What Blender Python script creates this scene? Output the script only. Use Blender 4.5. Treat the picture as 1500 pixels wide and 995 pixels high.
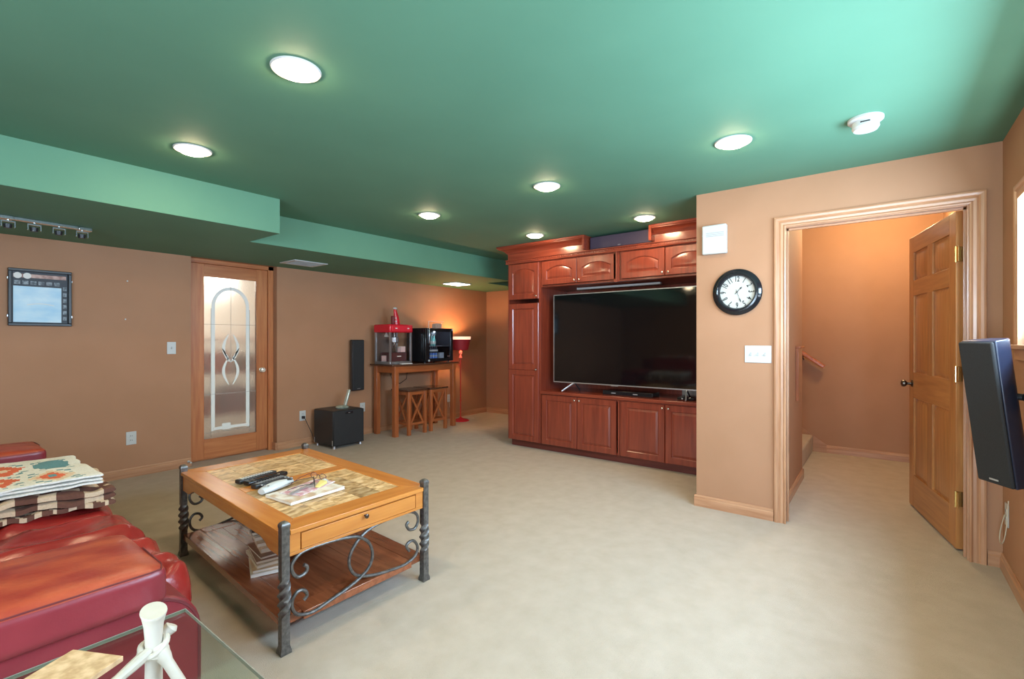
import bpy, bmesh, math, random
from mathutils import Vector, Matrix, noise
PI = math.pi
R = math.radians
random.seed(7)
S = bpy.context.scene
C = S.collection
for o in list(bpy.data.objects):
    bpy.data.objects.remove(o)

# ------------------------------------------------------------------ camera
F_PX = 706.0
YAW = math.atan(540 / F_PX)
cd = bpy.data.cameras.new('camera'); cam = bpy.data.objects.new('camera', cd); C.objects.link(cam)
cd.sensor_width = 36; cd.lens = 36 * F_PX / 1500; cd.clip_start = .02
cam.location = (0, 0, 1.27); cam.rotation_euler = (PI / 2, 0, YAW - PI / 2)
S.camera = cam
# ------------------------------------------------------------------ view, world
S.view_settings.view_transform = 'Standard'; S.view_settings.look = 'None'
S.view_settings.exposure = 0.75; S.view_settings.gamma = 1; S.view_settings.use_curve_mapping = False
S.cycles.use_denoising = True
S.cycles.max_bounces = 8; S.cycles.diffuse_bounces = 5; S.cycles.glossy_bounces = 4
S.cycles.transmission_bounces = 6; S.cycles.transparent_max_bounces = 12
S.cycles.sample_clamp_indirect = 6; S.cycles.caustics_reflective = False; S.cycles.caustics_refractive = False
W = bpy.data.worlds.new('sky'); S.world = W; W.use_nodes = True
W.node_tree.nodes['Background'].inputs[0].default_value = (.62, .8, 1, 1)
W.node_tree.nodes['Background'].inputs[1].default_value = 2.0


def area(name, loc, rot, sx, sy, power, col):
    d = bpy.data.lights.new(name, 'AREA'); d.shape = 'RECTANGLE'; d.size = sx; d.size_y = sy
    d.energy = power; d.color = col
    o = bpy.data.objects.new(name, d); C.objects.link(o); o.location = loc; o.rotation_euler = rot
    return o


def bulb(name, loc, power, col, r=.05):
    d = bpy.data.lights.new(name, 'POINT'); d.energy = power; d.color = col; d.shadow_soft_size = r
    o = bpy.data.objects.new(name, d); C.objects.link(o); o.location = loc
    return o


# daylight through the window in the right wall, and added fill from behind the camera
area('window_daylight', (2.16, -.705, 1.73), (R(88), 0, 0), 2.28, .40, 90, (.52, .76, 1))
area('rear_window_daylight', (-1.3, -.60, 1.55), (R(90), 0, 0), 1.4, .75, 40, (.55, .78, 1))
area('back_fill_light', (-2.75, .45, 1.15), (0, R(-90), 0), 1.9, 1.6, 150, (.62, .82, 1))  # added fill light, brightens the clock wall from behind the camera
area('window_ground_bounce', (2.16, -.63, 1.30), (R(160), 0, 0), 2.28, .14, 11, (.78, .92, 1))
bulb('hall_lamp', (5.6, .05, 2.5), 30, (1, .78, .44), .12)
bulb('utility_room_lamp', (2.5, 6.5, 2.0), 45, (1, .97, .92), .1)
LAMP = 88.0      # emission of the recessed lamps

# ------------------------------------------------------------------ materials
def sr(r, g, b):
    f = lambda c: (c / 255 / 12.92) if c / 255 <= .04045 else ((c / 255 + .055) / 1.055) ** 2.4
    return (f(r), f(g), f(b), 1)


def base_mat(name):
    m = bpy.data.materials.new(name); m.use_nodes = True
    return m, m.node_tree, m.node_tree.nodes['Principled BSDF']


def plain(name, col, rough=.5, metal=0, **kw):
    m, t, b = base_mat(name)
    b.inputs['Base Color'].default_value = col; b.inputs['Roughness'].default_value = rough
    b.inputs['Metallic'].default_value = metal
    for k, v in kw.items():
        b.inputs[k.replace('_', ' ')].default_value = v
    return m


def mottled(name, c1, c2, scale=40, rough=.8, bump=.1, dist=.002, stretch=(1, 1, 1), detail=4, ramp=(.35, .65), metal=0, obj_random=0, coord='Object', bscale=None, c3=None):
    m, t, b = base_mat(name)
    tc = t.nodes.new('ShaderNodeTexCoord'); mp = t.nodes.new('ShaderNodeMapping')
    mp.inputs['Scale'].default_value = stretch
    t.links.new(tc.outputs[coord], mp.inputs[0])
    vec = mp.outputs[0]
    if obj_random:
        oi = t.nodes.new('ShaderNodeObjectInfo'); ad = t.nodes.new('ShaderNodeVectorMath'); ad.operation = 'ADD'
        mu = t.nodes.new('ShaderNodeMath'); mu.operation = 'MULTIPLY'; mu.inputs[1].default_value = 37
        t.links.new(oi.outputs['Random'], mu.inputs[0]); t.links.new(vec, ad.inputs[0]); t.links.new(mu.outputs[0], ad.inputs[1]); vec = ad.outputs[0]
    n = t.nodes.new('ShaderNodeTexNoise'); n.inputs['Scale'].default_value = scale; n.inputs['Detail'].default_value = detail
    t.links.new(vec, n.inputs['Vector'])
    r = t.nodes.new('ShaderNodeValToRGB'); r.color_ramp.elements[0].position = ramp[0]; r.color_ramp.elements[1].position = ramp[1]
    r.color_ramp.elements[0].color = c1; r.color_ramp.elements[1].color = c2
    if c3:
        e = r.color_ramp.elements.new((ramp[0] + ramp[1]) / 2); e.color = c3
    t.links.new(n.outputs['Fac'], r.inputs[0]); out = r.outputs[0]
    if obj_random:
        hs = t.nodes.new('ShaderNodeHueSaturation'); mr = t.nodes.new('ShaderNodeMapRange')
        mr.inputs[3].default_value = 1 - obj_random; mr.inputs[4].default_value = 1 + obj_random
        t.links.new(oi.outputs['Random'], mr.inputs[0]); t.links.new(mr.outputs[0], hs.inputs['Value']); t.links.new(out, hs.inputs['Color']); out = hs.outputs[0]
    t.links.new(out, b.inputs['Base Color'])
    b.inputs['Roughness'].default_value = rough; b.inputs['Metallic'].default_value = metal
    if bump:
        bp = t.nodes.new('ShaderNodeBump'); bp.inputs['Strength'].default_value = bump; bp.inputs['Distance'].default_value = dist
        if bscale:
            n2 = t.nodes.new('ShaderNodeTexNoise'); n2.inputs['Scale'].default_value = bscale; n2.inputs['Detail'].default_value = 3
            t.links.new(tc.outputs[coord], n2.inputs['Vector']); t.links.new(n2.outputs['Fac'], bp.inputs['Height'])
        else:
            t.links.new(n.outputs['Fac'], bp.inputs['Height'])
        t.links.new(bp.outputs[0], b.inputs['Normal'])
    return m


def wood(name, c1, c2, axis='z', rough=.35, scale=3.0, rnd=.08, coat=.0):
    st = {'x': (1, 14, 14), 'y': (14, 1, 14), 'z': (14, 14, 1)}[axis]
    m = mottled(name, c1, c2, scale, rough, .03, .0006, st, 6, (.3, .7), obj_random=rnd)
    if coat:
        b = m.node_tree.nodes['Principled BSDF']; b.inputs['Coat Weight'].default_value = coat; b.inputs['Coat Roughness'].default_value = .15
    return m


def glow(name, col, strength):
    m, t, b = base_mat(name)
    b.inputs['Base Color'].default_value = col; b.inputs['Emission Color'].default_value = col; b.inputs['Emission Strength'].default_value = strength
    return m


def glass(name, col=(1, 1, 1, 1), rough=0.0, ior=1.45, alpha=.12):
    # thin pane: mostly clear with a glossy skin
    m = bpy.data.materials.new(name); m.use_nodes = True; t = m.node_tree
    for n in list(t.nodes): t.nodes.remove(n)
    o = t.nodes.new('ShaderNodeOutputMaterial'); mx = t.nodes.new('ShaderNodeMixShader')
    tr = t.nodes.new('ShaderNodeBsdfTransparent'); gl = t.nodes.new('ShaderNodeBsdfGlossy'); fr = t.nodes.new('ShaderNodeFresnel')
    tr.inputs[0].default_value = col; gl.inputs['Roughness'].default_value = rough + .02
    ge = t.nodes.new('ShaderNodeNewGeometry'); mr = t.nodes.new('ShaderNodeMapRange'); mr.inputs[3].default_value = ior; mr.inputs[4].default_value = 1 / ior
    t.links.new(ge.outputs['Backfacing'], mr.inputs[0]); t.links.new(mr.outputs[0], fr.inputs[0])
    t.links.new(fr.outputs[0], mx.inputs[0]); t.links.new(tr.outputs[0], mx.inputs[1]); t.links.new(gl.outputs[0], mx.inputs[2]); t.links.new(mx.outputs[0], o.inputs[0])
    return m


M = {}
M['wall'] = mottled('brown_paint', (.385, .190, .098, 1), (.41, .204, .108, 1), 3, .75, .06, .001, bscale=260)
M['ceil'] = mottled('green_ceiling_paint', (.092, .228, .145, 1), (.10, .243, .155, 1), 2, .75, .05, .001, bscale=220)
M['carpet'] = mottled('beige_carpet', (.46, .385, .305, 1), (.52, .44, .36, 1), 9, .97, .8, .004, (1, 1, 1), 12, (.3, .7), bscale=330)
M['pine'] = wood('golden_oak_trim', (.38, .17, .08, 1), (.52, .275, .15, 1), 'x', .35, 3, .05, .3)
M['pine_y'] = wood('golden_oak_trim_y', (.38, .17, .08, 1), (.52, .275, .15, 1), 'y', .35, 3, .05, .3)
M['pine_z'] = wood('golden_oak_trim_z', (.36, .165, .08, 1), (.52, .275, .15, 1), 'z', .35, 3, .05, .3)
M['door_z'] = wood('pine_door', (.35, .135, .04, 1), (.51, .225, .07, 1), 'z', .35, 3, .06, .2)
M['glassdoor'] = wood('alder_door', (.40, .12, .04, 1), (.52, .20, .07, 1), 'z', .35, 2.5, .06, .2)
M['cherry'] = wood('red_cherry', (.17, .028, .015, 1), (.27, .05, .024, 1), 'z', .28, 2.5, .04, .4)
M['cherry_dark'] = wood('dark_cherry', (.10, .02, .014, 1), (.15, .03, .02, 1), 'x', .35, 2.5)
M['honey'] = wood('honey_table_wood', (.50, .165, .028, 1), (.62, .235, .045, 1), 'y', .25, 3, .05, .4)
M['honey_x'] = wood('honey_table_wood_x', (.50, .165, .028, 1), (.62, .235, .045, 1), 'x', .25, 3, .05, .4)
M['shelf'] = wood('mahogany_shelf', (.20, .055, .022, 1), (.33, .10, .04, 1), 'y', .2, 3, .15, .6)
M['pub'] = wood('reddish_brown_stain', (.32, .08, .025, 1), (.43, .13, .04, 1), 'z', .35, 3, .08, .2)
M['pub_dark'] = wood('dark_stained_top', (.06, .025, .015, 1), (.10, .04, .02, 1), 'x', .25, 3, .08, .5)
M['iron'] = mottled('wrought_iron', (.10, .095, .09, 1), (.19, .18, .17, 1), 60, .42, .3, .001, metal=.7)
M['iron_dark'] = plain('blackened_screw', (.03, .02, .015, 1), .4, .5)
M['slate'] = mottled('slate_tile', (.28, .16, .07, 1), (.70, .50, .28, 1), 22, .35, .25, .002, (1, 1.8, 1), 8, (.33, .62), obj_random=.32, c3=(.52, .32, .14, 1))
M['leather'] = mottled('red_leather', (.22, .012, .012, 1), (.33, .026, .02, 1), 5, .27, .22, .003, (1, 1, 1), 6, (.3, .7), bscale=90)
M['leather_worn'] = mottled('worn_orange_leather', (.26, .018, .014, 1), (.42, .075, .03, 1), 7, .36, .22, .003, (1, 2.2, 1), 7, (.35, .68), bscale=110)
M['leather_side_refl'] = mottled('red_leather_dark_reflection', (.17, .014, .022, 1), (.22, .022, .03, 1), 5, .36, .2, .002, bscale=120)  # purplish dark reflection on the arm sides, put into the leather colour
M['piping'] = plain('dark_thread', (.12, .015, .02, 1), .5)
M['white'] = plain('white_plastic', (.53, .53, .51, 1), .35)
M['white_d'] = plain('grey_plastic', (.35, .35, .35, 1), .45)
M['lens'] = glow('lamp_lens', (1, .77, .48, 1), LAMP)
M['panel_lens'] = glow('square_lamp_lens', (1, .93, .82, 1), 5)
M['black'] = mottled('black_cloth', (.011, .011, .012, 1), (.02, .02, .022, 1), 300, .75, .2, .0005)
M['blackgloss'] = plain('black_gloss', (.012, .012, .014, 1), .12)
M['blackmat'] = plain('black_satin', (.02, .02, .022, 1), .4)
M['navygloss'] = plain('satin_navy_black', (.02, .024, .045, 1), .3)
M['purple'] = mottled('dark_purple_grille', (.035, .025, .05, 1), (.05, .035, .065, 1), 250, .6, .2, .0005)
M['screen'] = plain('tv_screen', (.004, .004, .005, 1), .06, Specular_IOR_Level=.6)
M['silver'] = plain('silver', (.55, .56, .58, 1), .3, .85)
M['chrome'] = plain('chrome', (.75, .77, .80, 1), .12, 1)
M['brass'] = plain('brass', (.70, .52, .20, 1), .25, 1)
M['bronze'] = plain('bronze_knob', (.10, .075, .06, 1), .3, .9)
M['nickel'] = plain('nickel_knob', (.55, .45, .38, 1), .25, .9)
M['red'] = plain('red_enamel', (.62, .015, .03, 1), .25)
M['redlamp'] = plain('red_lamp_paint', (.55, .05, .03, 1), .3)
M['clear'] = glass('clear_glass')
M['tint'] = glass('green_tinted_glass', (.90, .93, .88, 1))
M['smoke'] = glass('smoked_glass', (.85, .87, .90, 1))
M['paper'] = plain('paper', (.80, .76, .70, 1), .7)
M['clockface'] = plain('ivory_clock_face', (.50, .485, .44, 1), .5)
M['ink'] = plain('black_ink', (.02, .02, .02, 1), .6)
M['bone'] = mottled('cream_cast_branch', (.43, .38, .30, 1), (.55, .50, .42, 1), 12, .5, .25, .003)
M['cork'] = mottled('tan_cork', (.48, .30, .15, 1), (.70, .48, .28, 1), 55, .75, .3, .001, detail=8)
M['cableb'] = plain('black_rubber', (.02, .015, .015, 1), .5)
M['cablew'] = plain('clear_beige_wire', (.55, .48, .36, 1), .4)
M['carpet2'] = M['carpet']
M['shade'] = plain('red_lamp_shade', (.42, .02, .03, 1), .6, Transmission_Weight=0.0)
M['shadein'] = plain('cream_shade_lining', (.85, .75, .6, 1), .7)
M['util'] = plain('cream_paint', (.62, .58, .50, 1), .8)

# frosted pane
m, t, b = base_mat('frosted_glass')
b.inputs['Base Color'].default_value = (.93, .92, .88, 1); b.inputs['Transmission Weight'].default_value = .92
b.inputs['Roughness'].default_value = .5; b.inputs['IOR'].default_value = 1.12
n = t.nodes.new('ShaderNodeTexNoise'); n.inputs['Scale'].default_value = 70; bp = t.nodes.new('ShaderNodeBump'); bp.inputs['Strength'].default_value = .5; bp.inputs['Distance'].default_value = .004
tc = t.nodes.new('ShaderNodeTexCoord'); t.links.new(tc.outputs['Object'], n.inputs['Vector']); t.links.new(n.outputs['Fac'], bp.inputs['Height']); t.links.new(bp.outputs[0], b.inputs['Normal'])
M['frost'] = m
M['etch'] = plain('etched_white_glass', (.80, .80, .74, 1), .5)


# ------------------------------------------------------------------ mesh builder
class MB:
    def __init__(s, T=None):
        s.v = []; s.f = []; s.mi = []; s.T = T; s.cur = 0

    def add(s, vs, fs, T=None):
        b = len(s.v)
        for p in vs:
            p = Vector(p)
            if T is not None: p = T @ p
            if s.T is not None: p = s.T(p) if callable(s.T) else s.T @ p
            s.v.append(p)
        for f in fs:
            s.f.append([b + i for i in f]); s.mi.append(s.cur)
        return s

    def box(s, x0, x1, y0, y1, z0, z1, T=None):
        vs = [(x, y, z) for z in (z0, z1) for y in (y0, y1) for x in (x0, x1)]
        return s.add(vs, [(0, 2, 3, 1), (4, 5, 7, 6), (0, 1, 5, 4), (2, 6, 7, 3), (0, 4, 6, 2), (1, 3, 7, 5)], T)

    def loops(s, loops, cap0=True, cap1=True, closed=True, T=None):
        n = len(loops[0]); vs = [p for l in loops for p in l]; fs = []
        for i in range(len(loops) - 1):
            for j in range(n if closed else n - 1):
                k = (j + 1) % n
                fs.append((i * n + j, i * n + k, (i + 1) * n + k, (i + 1) * n + j))
        if cap0: fs.append(tuple(range(n))[::-1])
        if cap1: fs.append(tuple((len(loops) - 1) * n + j for j in range(n)))
        return s.add(vs, fs, T)

    def lathe(s, prof, cx=0, cy=0, seg=24, T=None, cap=True):
        ls = [[(cx + r * math.cos(2 * PI * j / seg), cy + r * math.sin(2 * PI * j / seg), z) for j in range(seg)] for r, z in prof]
        return s.loops(ls, cap, cap, True, T)

    def cyl(s, p, q, r, seg=16, r2=None):
        return s.tube([p, q], r, seg, r2)

    def tube(s, pts, r, seg=8, r2=None, flat=1.0, up=None):
        pts = [Vector(p) for p in pts]; n = len(pts); ls = []; prev = None
        for i, p in enumerate(pts):
            d = (pts[min(i + 1, n - 1)] - pts[max(i - 1, 0)]).normalized()
            if prev is None:
                a = Vector(up) if up else (Vector((0, 0, 1)) if abs(d.z) < .9 else Vector((1, 0, 0)))
            else:
                a = prev
            a = (a - d * a.dot(d)).normalized(); prev = a; c = d.cross(a)
            rr = r if r2 is None else r + (r2 - r) * i / (n - 1)
            if isinstance(r, (list, tuple)): rr = r[i]
            ls.append([p + a * rr * math.cos(2 * PI * j / seg) + c * rr * flat * math.sin(2 * PI * j / seg) for j in range(seg)])
        return s.loops(ls)

    def prism(s, poly, a0, a1, axis='y', T=None):
        mk = {'x': lambda u, v, a: (a, u, v), 'y': lambda u, v, a: (u, a, v), 'z': lambda u, v, a: (u, v, a)}[axis]
        return s.loops([[mk(u, v, a0) for u, v in poly], [mk(u, v, a1) for u, v in poly]], T=T)

    def mesh(s, name, mats, smooth=35):
        me = bpy.data.meshes.new(name); me.from_pydata([tuple(p) for p in s.v], [], s.f)
        bm = bmesh.new(); bm.from_mesh(me); bmesh.ops.recalc_face_normals(bm, faces=bm.faces); bm.to_mesh(me); bm.free()
        for m_ in (mats if isinstance(mats, (list, tuple)) else [mats]): me.materials.append(m_)
        me.polygons.foreach_set('material_index', s.mi)
        if smooth:
            me.polygons.foreach_set('use_smooth', [True] * len(me.polygons)); me.set_sharp_from_angle(angle=R(smooth))
        return me

    def obj(s, name, mats, parent=None, bevel=0, loc=None, rot=None, smooth=35, seg=2, subd=0):
        o = bpy.data.objects.new(name, s.mesh(name, mats, smooth)); C.objects.link(o)
        if parent: o.parent = parent
        if loc: o.location = loc
        if rot: o.rotation_euler = rot
        if bevel:
            b_ = o.modifiers.new('bevel', 'BEVEL'); b_.width = bevel; b_.segments = seg; b_.limit_method = 'ANGLE'; b_.angle_limit = R(40)
        if subd:
            d_ = o.modifiers.new('subd', 'SUBSURF'); d_.levels = subd; d_.render_levels = subd
        return o


def B(*a, T=None): return MB(T).box(*a)


def tag(o, label=None, cat=None, group=None, kind=None):
    if label: o['label'] = label
    if cat: o['category'] = cat
    if group: o['group'] = group
    if kind: o['kind'] = kind
    return o


def thing(name, label, cat, loc=(0, 0, 0), rz=0, group=None):
    o = bpy.data.objects.new(name, None); C.objects.link(o); o.empty_display_size = .1
    o.location = loc; o.rotation_euler = (0, 0, rz)
    return tag(o, label, cat, group)


def struct(name, mb, mat, parent=None, **kw):
    o = mb.obj(name, mat, parent, **kw)
    if not parent: o['kind'] = 'structure'
    return o


def sgroup(name):
    o = bpy.data.objects.new(name, None); C.objects.link(o); o['kind'] = 'structure'; return o


def dup(root, loc, rz=None, label=None):
    r = root.copy(); C.objects.link(r); r.location = loc
    if rz is not None: r.rotation_euler = (0, 0, rz)
    if label: r['label'] = label
    for ch in list(root.children):
        c = ch.copy(); C.objects.link(c); c.parent = r
        for g in ch.children:
            d = g.copy(); C.objects.link(d); d.parent = c
    return r


def text(body, size, name, mat, parent, loc, rot, extr=.0006, align='CENTER'):
    cu = bpy.data.curves.new(name, 'FONT'); cu.body = body; cu.size = size; cu.extrude = extr; cu.align_x = align; cu.offset = size * .02; cu.align_y = 'CENTER'
    tmp = bpy.data.objects.new('tmp', cu); C.objects.link(tmp)
    bpy.context.view_layer.update()
    me = bpy.data.meshes.new_from_object(tmp.evaluated_get(bpy.context.evaluated_depsgraph_get()))
    bpy.data.objects.remove(tmp)
    me.materials.clear(); me.materials.append(mat)
    o = bpy.data.objects.new(name, me); C.objects.link(o); o.parent = parent; o.location = loc; o.rotation_euler = rot
    return o


# ------------------------------------------------------------------ the room shell
HC = 2.375       # ceiling
HS = 2.105       # soffit underside
XC, YL, YR, XF, XB = 3.79, 5.50, -.54, 6.45, -2.6     # clock wall, left wall, right wall, far wall, back wall
struct('floor', B(-2.9, 8.4, -1.2, 8.2, -.1, 0), M['carpet'])
mb = MB(); mb.prism([(XB, YR), (XC + .11, YR), (XC + .11, 1.0), (XF, 1.0), (XF, YL + .1), (XB, YL + .1)], HC, HC + .1, 'z'); struct('ceiling', mb, M['ceil'])
# left wall with the glazed door's recess
mb = MB(); mb.box(XB, 1.885, YL, YL + .2, 0, HC); mb.box(2.752, XF + .1, YL, YL + .2, 0, HC); mb.box(1.885, 2.752, YL, YL + .2, HS, HC)
struct('wall_left', mb, M['wall'])
struct('wall_far', B(XF, XF + .1, .9, YL, 0, HC), M['wall'])
struct('wall_alcove', B(5.2, XF, 1.0, 3.5, 0, HC), M['wall'])
mb = MB(); mb.box(XB - .1, XB, YR - .1, -.35, 0, HC); mb.box(XB - .1, XB, 1.25, YL + .1, 0, HC); mb.box(XB - .1, XB, -.35, 1.25, 2.1, HC)
struct('wall_back', mb, M['wall'])
WX0, WX1, WZ0, WZ1 = 1.0, 3.325, 1.245, 1.95
mb = MB(); mb.box(XB, -2.0, YR - .24, YR, 0, HC); mb.box(-.6, WX0, YR - .24, YR, 0, HC); mb.box(-2.0, -.6, YR - .24, YR, 0, WZ0); mb.box(-2.0, -.6, YR - .24, YR, WZ1, HC); mb.box(WX1, XC + .11, YR - .24, YR, 0, HC); mb.box(WX0, WX1, YR - .24, YR, 0, WZ0); mb.box(WX0, WX1, YR - .24, YR, WZ1, HC)
struct('wall_right', mb, M['wall'])
# clock wall with the doorway to the stair hall
DY0, DY1, DZ = -.415, .54, 2.06
mb = MB(); mb.box(XC, XC + .11, DY1, 1.12, 0, HC); mb.box(XC, XC + .11, YR, DY0, 0, HC); mb.box(XC, XC + .11, DY0, DY1, DZ, HC)
mb.box(XC + .11, 5.2, 1.0, 1.12, 0, HC)
struct('wall_clock', mb, M['wall'])
# stair hall
HH = 2.75
struct('wall_hall_left', B(XC + .11, 5.14, .573, .74, 0, HH), M['wall'])
struct('wall_hall_far', B(6.44, 6.54, -.6, .9, 0, HH).box(6.44, 6.54, .9, 3.2, HC + .1, HH), M['wall'])
struct('wall_hall_right', B(XC + .11, 6.44, -.62, -.5, 0, HH), M['wall'])
struct('wall_hall_end', B(5.14, 6.44, 3.1, 3.2, HC + .1, HH), M['wall'])
struct('ceiling_hall', B(XC + .11, 6.54, -.62, 3.2, HH, HH + .08), M['util'])
struct('wall_hall_over', B(XC + .0, XC + .11, -.62, .74, HC + .1, HH), M['wall'])

# soffits, dropped below the ceiling along the left wall
def soffit(name, poly, z0=HS):
    mb = MB(); mb.prism(poly, z0, HC, 'z'); return struct(name, mb, M['ceil'])
soffit('ceiling_soffit_deep', [(XB, 3.78), (1.905, 3.76), (1.905, 4.28), (1.905, YL), (XB, YL)])
soffit('ceiling_soffit_shallow', [(1.905, 4.275), (5.45, 4.19), (5.45, 4.63), (XF, 4.63), (XF, YL), (1.905, YL)])

# baseboards : profile swept along a wall
BP = [(0, 0), (.014, 0), (.014, .058), (.009, .066), (.009, .074), (.004, .084), (0, .084)]
def baseboard(name, p, q, nrm, mat):
    p = Vector(p).to_3d(); q = Vector(q).to_3d(); nv = Vector(nrm).to_3d()
    mb = MB(); mb.loops([[e + nv * a + Vector((0, 0, z)) for a, z in BP] for e in (p, q)])
    return struct(name, mb, mat, smooth=20)
baseboard('baseboard_left', (XB, YL), (1.885, YL), (0, -1), M['pine'])
baseboard('baseboard_left_far', (2.752, YL), (XF, YL), (0, -1), M['pine'])
baseboard('baseboard_far', (XF, YL), (XF, 3.5), (-1, 0), M['pine_y'])
baseboard('baseboard_clock', (XC, 1.134), (XC, .593), (-1, 0), M['pine_y'])
baseboard('baseboard_clock_right', (XC, -.478), (XC, YR), (-1, 0), M['pine_y'])
baseboard('baseboard_right', (XB, YR), (XC, YR), (0, 1), M['pine'])
baseboard('baseboard_hall_left', (XC + .11, .573), (5.154, .573), (0, -1), M['pine'])
baseboard('baseboard_hall_end', (5.14, .559), (5.14, .62), (1, 0), M['pine_y'])
baseboard('baseboard_hall_far', (6.44, -.5), (6.44, .48), (-1, 0), M['pine_y'])

# ------------------------------------------------------------------ doorway casing to the stair hall (faces -X)
CAS = [(0, 0), (0, .016), (.008, .019), (.016, .013), (.030, .015), (.040, .012), (.047, .019), (.060, .022), (.070, .020), (.075, 0)]   # across the board from the opening : (distance, proud)
def casing(name, y_in0, y_in1, ztop, wall, sx, mat_v, mat_h, axis='x', parent=None, zb=0, four=False):
    # mitred casing round an opening; sx = direction the wall faces
    root = parent or sgroup(name)
    def P(y, z, d): return (wall + sx * d, y, z) if axis == 'x' else (y, wall + sx * d, z)
    w = CAS
    l = MB(); l.loops([[P(y_in0 - a, zb, d) for a, d in w], [P(y_in0 - a, ztop + a, d) for a, d in w]]); l.obj('casing_leg', mat_v, root, smooth=20)
    r = MB(); r.loops([[P(y_in1 + a, zb, d) for a, d in w], [P(y_in1 + a, ztop + a, d) for a, d in w]]); r.obj('casing_leg', mat_v, root, smooth=20)
    h = MB(); h.loops([[P(y_in0 - a, ztop + a, d) for a, d in w], [P(y_in1 + a, ztop + a, d) for a, d in w]]); h.obj('casing_head', mat_h, root, smooth=20)
    return root
M['pine_pale'] = M['pine_z']
dt = casing('trim_1', DY0 + .012, DY1 - .022, DZ - .015, XC, -1, M['pine_z'], M['pine_y'])
# jamb lining with stop
mb = MB(); mb.box(XC - .001, XC + .115, DY0, DY0 + .02, 0, DZ).box(XC + .05, XC + .065, DY0 + .02, DY0 + .031, 0, DZ - .02)
mb.obj('jamb', M['pine_z'], dt)
mb = MB(); mb.box(XC - .001, XC + .115, DY1 - .02, DY1, 0, DZ).box(XC + .05, XC + .065, DY1 - .031, DY1 - .02, 0, DZ - .02)
mb.obj('jamb', M['pine_z'], dt)
mb = MB(); mb.box(XC - .001, XC + .115, DY0 + .02, DY1 - .02, DZ - .02, DZ).box(XC + .05, XC + .065, DY0 + .02, DY1 - .02, DZ - .031, DZ - .02)
mb.obj('jamb_head', M['pine_y'], dt)


# ------------------------------------------------------------------ panelled door leaf maker
def opening(x0, x1, z0, z1, arch, inset, n=9):
    x0 += inset; x1 -= inset; z0 += inset; z1 -= inset
    pts = [(x0, z0), (x1, z0)]
    if arch:
        for i in range(n + 1):
            u = 1 - i / n; x = x0 + (x1 - x0) * u
            pts.append((x, z1 - arch + arch * (1 - (2 * u - 1) ** 2)))
    else:
        pts += [(x1, z1), (x0, z1)]
    return pts


def panel_leaf(w, h, t=.02, rail=.052, arch=0, field=.03, nm=9):
    """cupboard door: frame, cove, raised field; local x across, z up, faces -Y, back at y=0"""
    o0 = opening(rail, w - rail, rail, h - rail, arch, 0)
    k = len(o0)
    outer = [(0, 0), (w, 0)] + ([((p[0] - rail) / (w - 2 * rail) * w, h) for p in o0[2:]] if arch else [(w, h), (0, h)])
    e = .004
    def shrink(ps, d): return [(min(max(x, d), w - d), min(max(z, d), h - d)) for x, z in ps]
    L = [[(x, 0, z) for x, z in outer], [(x, -t + e, z) for x, z in outer], [(x, -t, z) for x, z in shrink(outer, e)],
         [(x, -t, z) for x, z in o0], [(x, -t + .008, z) for x, z in opening(rail, w - rail, rail, h - rail, arch, .007)],
         [(x, -t + .009, z) for x, z in opening(rail, w - rail, rail, h - rail, arch, .011)],
         [(x, -t + .002, z) for x, z in opening(rail, w - rail, rail, h - rail, arch * .95, field)]]
    mb = MB(); mb.loops(L); return mb


def knob(parent, x, z, y=-.02, r=.0115, mat='nickel'):
    mb = MB(); T = Matrix.Translation((x, y, z)) @ Matrix.Rotation(R(90), 4, 'X')
    mb.lathe([(.004, 0), (.0045, .010), (r * .8, .013), (r, .018), (r * .85, .023), (r * .4, .026)], seg=12, T=T)
    return mb.obj('knob', M[mat], parent)


# hall door: six raised panels, open into the hall, hinged on the right jamb
hx, hy = 3.93, -.393
ang = math.atan2(.186, .90)
d1 = bpy.data.objects.new('door_1', None); C.objects.link(d1); d1['kind'] = 'structure'
d1.location = (hx, hy, .012); d1.rotation_euler = (0, 0, ang)
DWd, DHt, T_ = .905, 2.03, .035
st = .105
zr = [(0, .235), (.235 + .62, .235 + .62 + .20), (1.60, 1.70), (1.915, 2.03)]      # rails (bottom, lock, frieze, top)
zr = [(0, .24), (.82, 1.01), (1.585, 1.70), (1.91, 2.03)]
mb = MB()
for x0, x1 in ((0, st), (DWd - st, DWd)): mb.box(x0, x1, 0, T_, 0, DHt)
mb.obj('stile', M['door_z'], d1, bevel=.002)
for z0, z1 in zr: B(st, DWd - st, 0, T_, z0, z1).obj('rail', wood('pine_door_rail', (.35, .135, .04, 1), (.51, .225, .07, 1), 'x', .35, 3, .06, .2) if 'door_x' not in M else M['door_x'], d1, bevel=.002)
M['door_x'] = bpy.data.materials['pine_door_rail']
cm = DWd / 2
for i in range(3):
    B(cm - .05, cm + .05, .0, T_, zr[i][1], zr[i + 1][0]).obj('mullion', M['door_z'], d1, bevel=.002)
    for x0, x1 in ((st, cm - .05), (cm + .05, DWd - st)):
        z0, z1 = zr[i][1], zr[i + 1][0]
        mb = MB()
        for sgn, yb in ((1, T_), (-1, 0)):
            def rc(ins, y): return [(x0 + ins, y, z0 + ins), (x1 - ins, y, z0 + ins), (x1 - ins, y, z1 - ins), (x0 + ins, y, z1 - ins)]
            mb.loops([rc(0, T_ / 2), rc(0, yb - sgn * .011), rc(.008, yb - sgn * .013), rc(.034, yb - sgn * .005)], cap0=False)
        mb.obj('panel', M['door_z'], d1, smooth=20)
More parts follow.
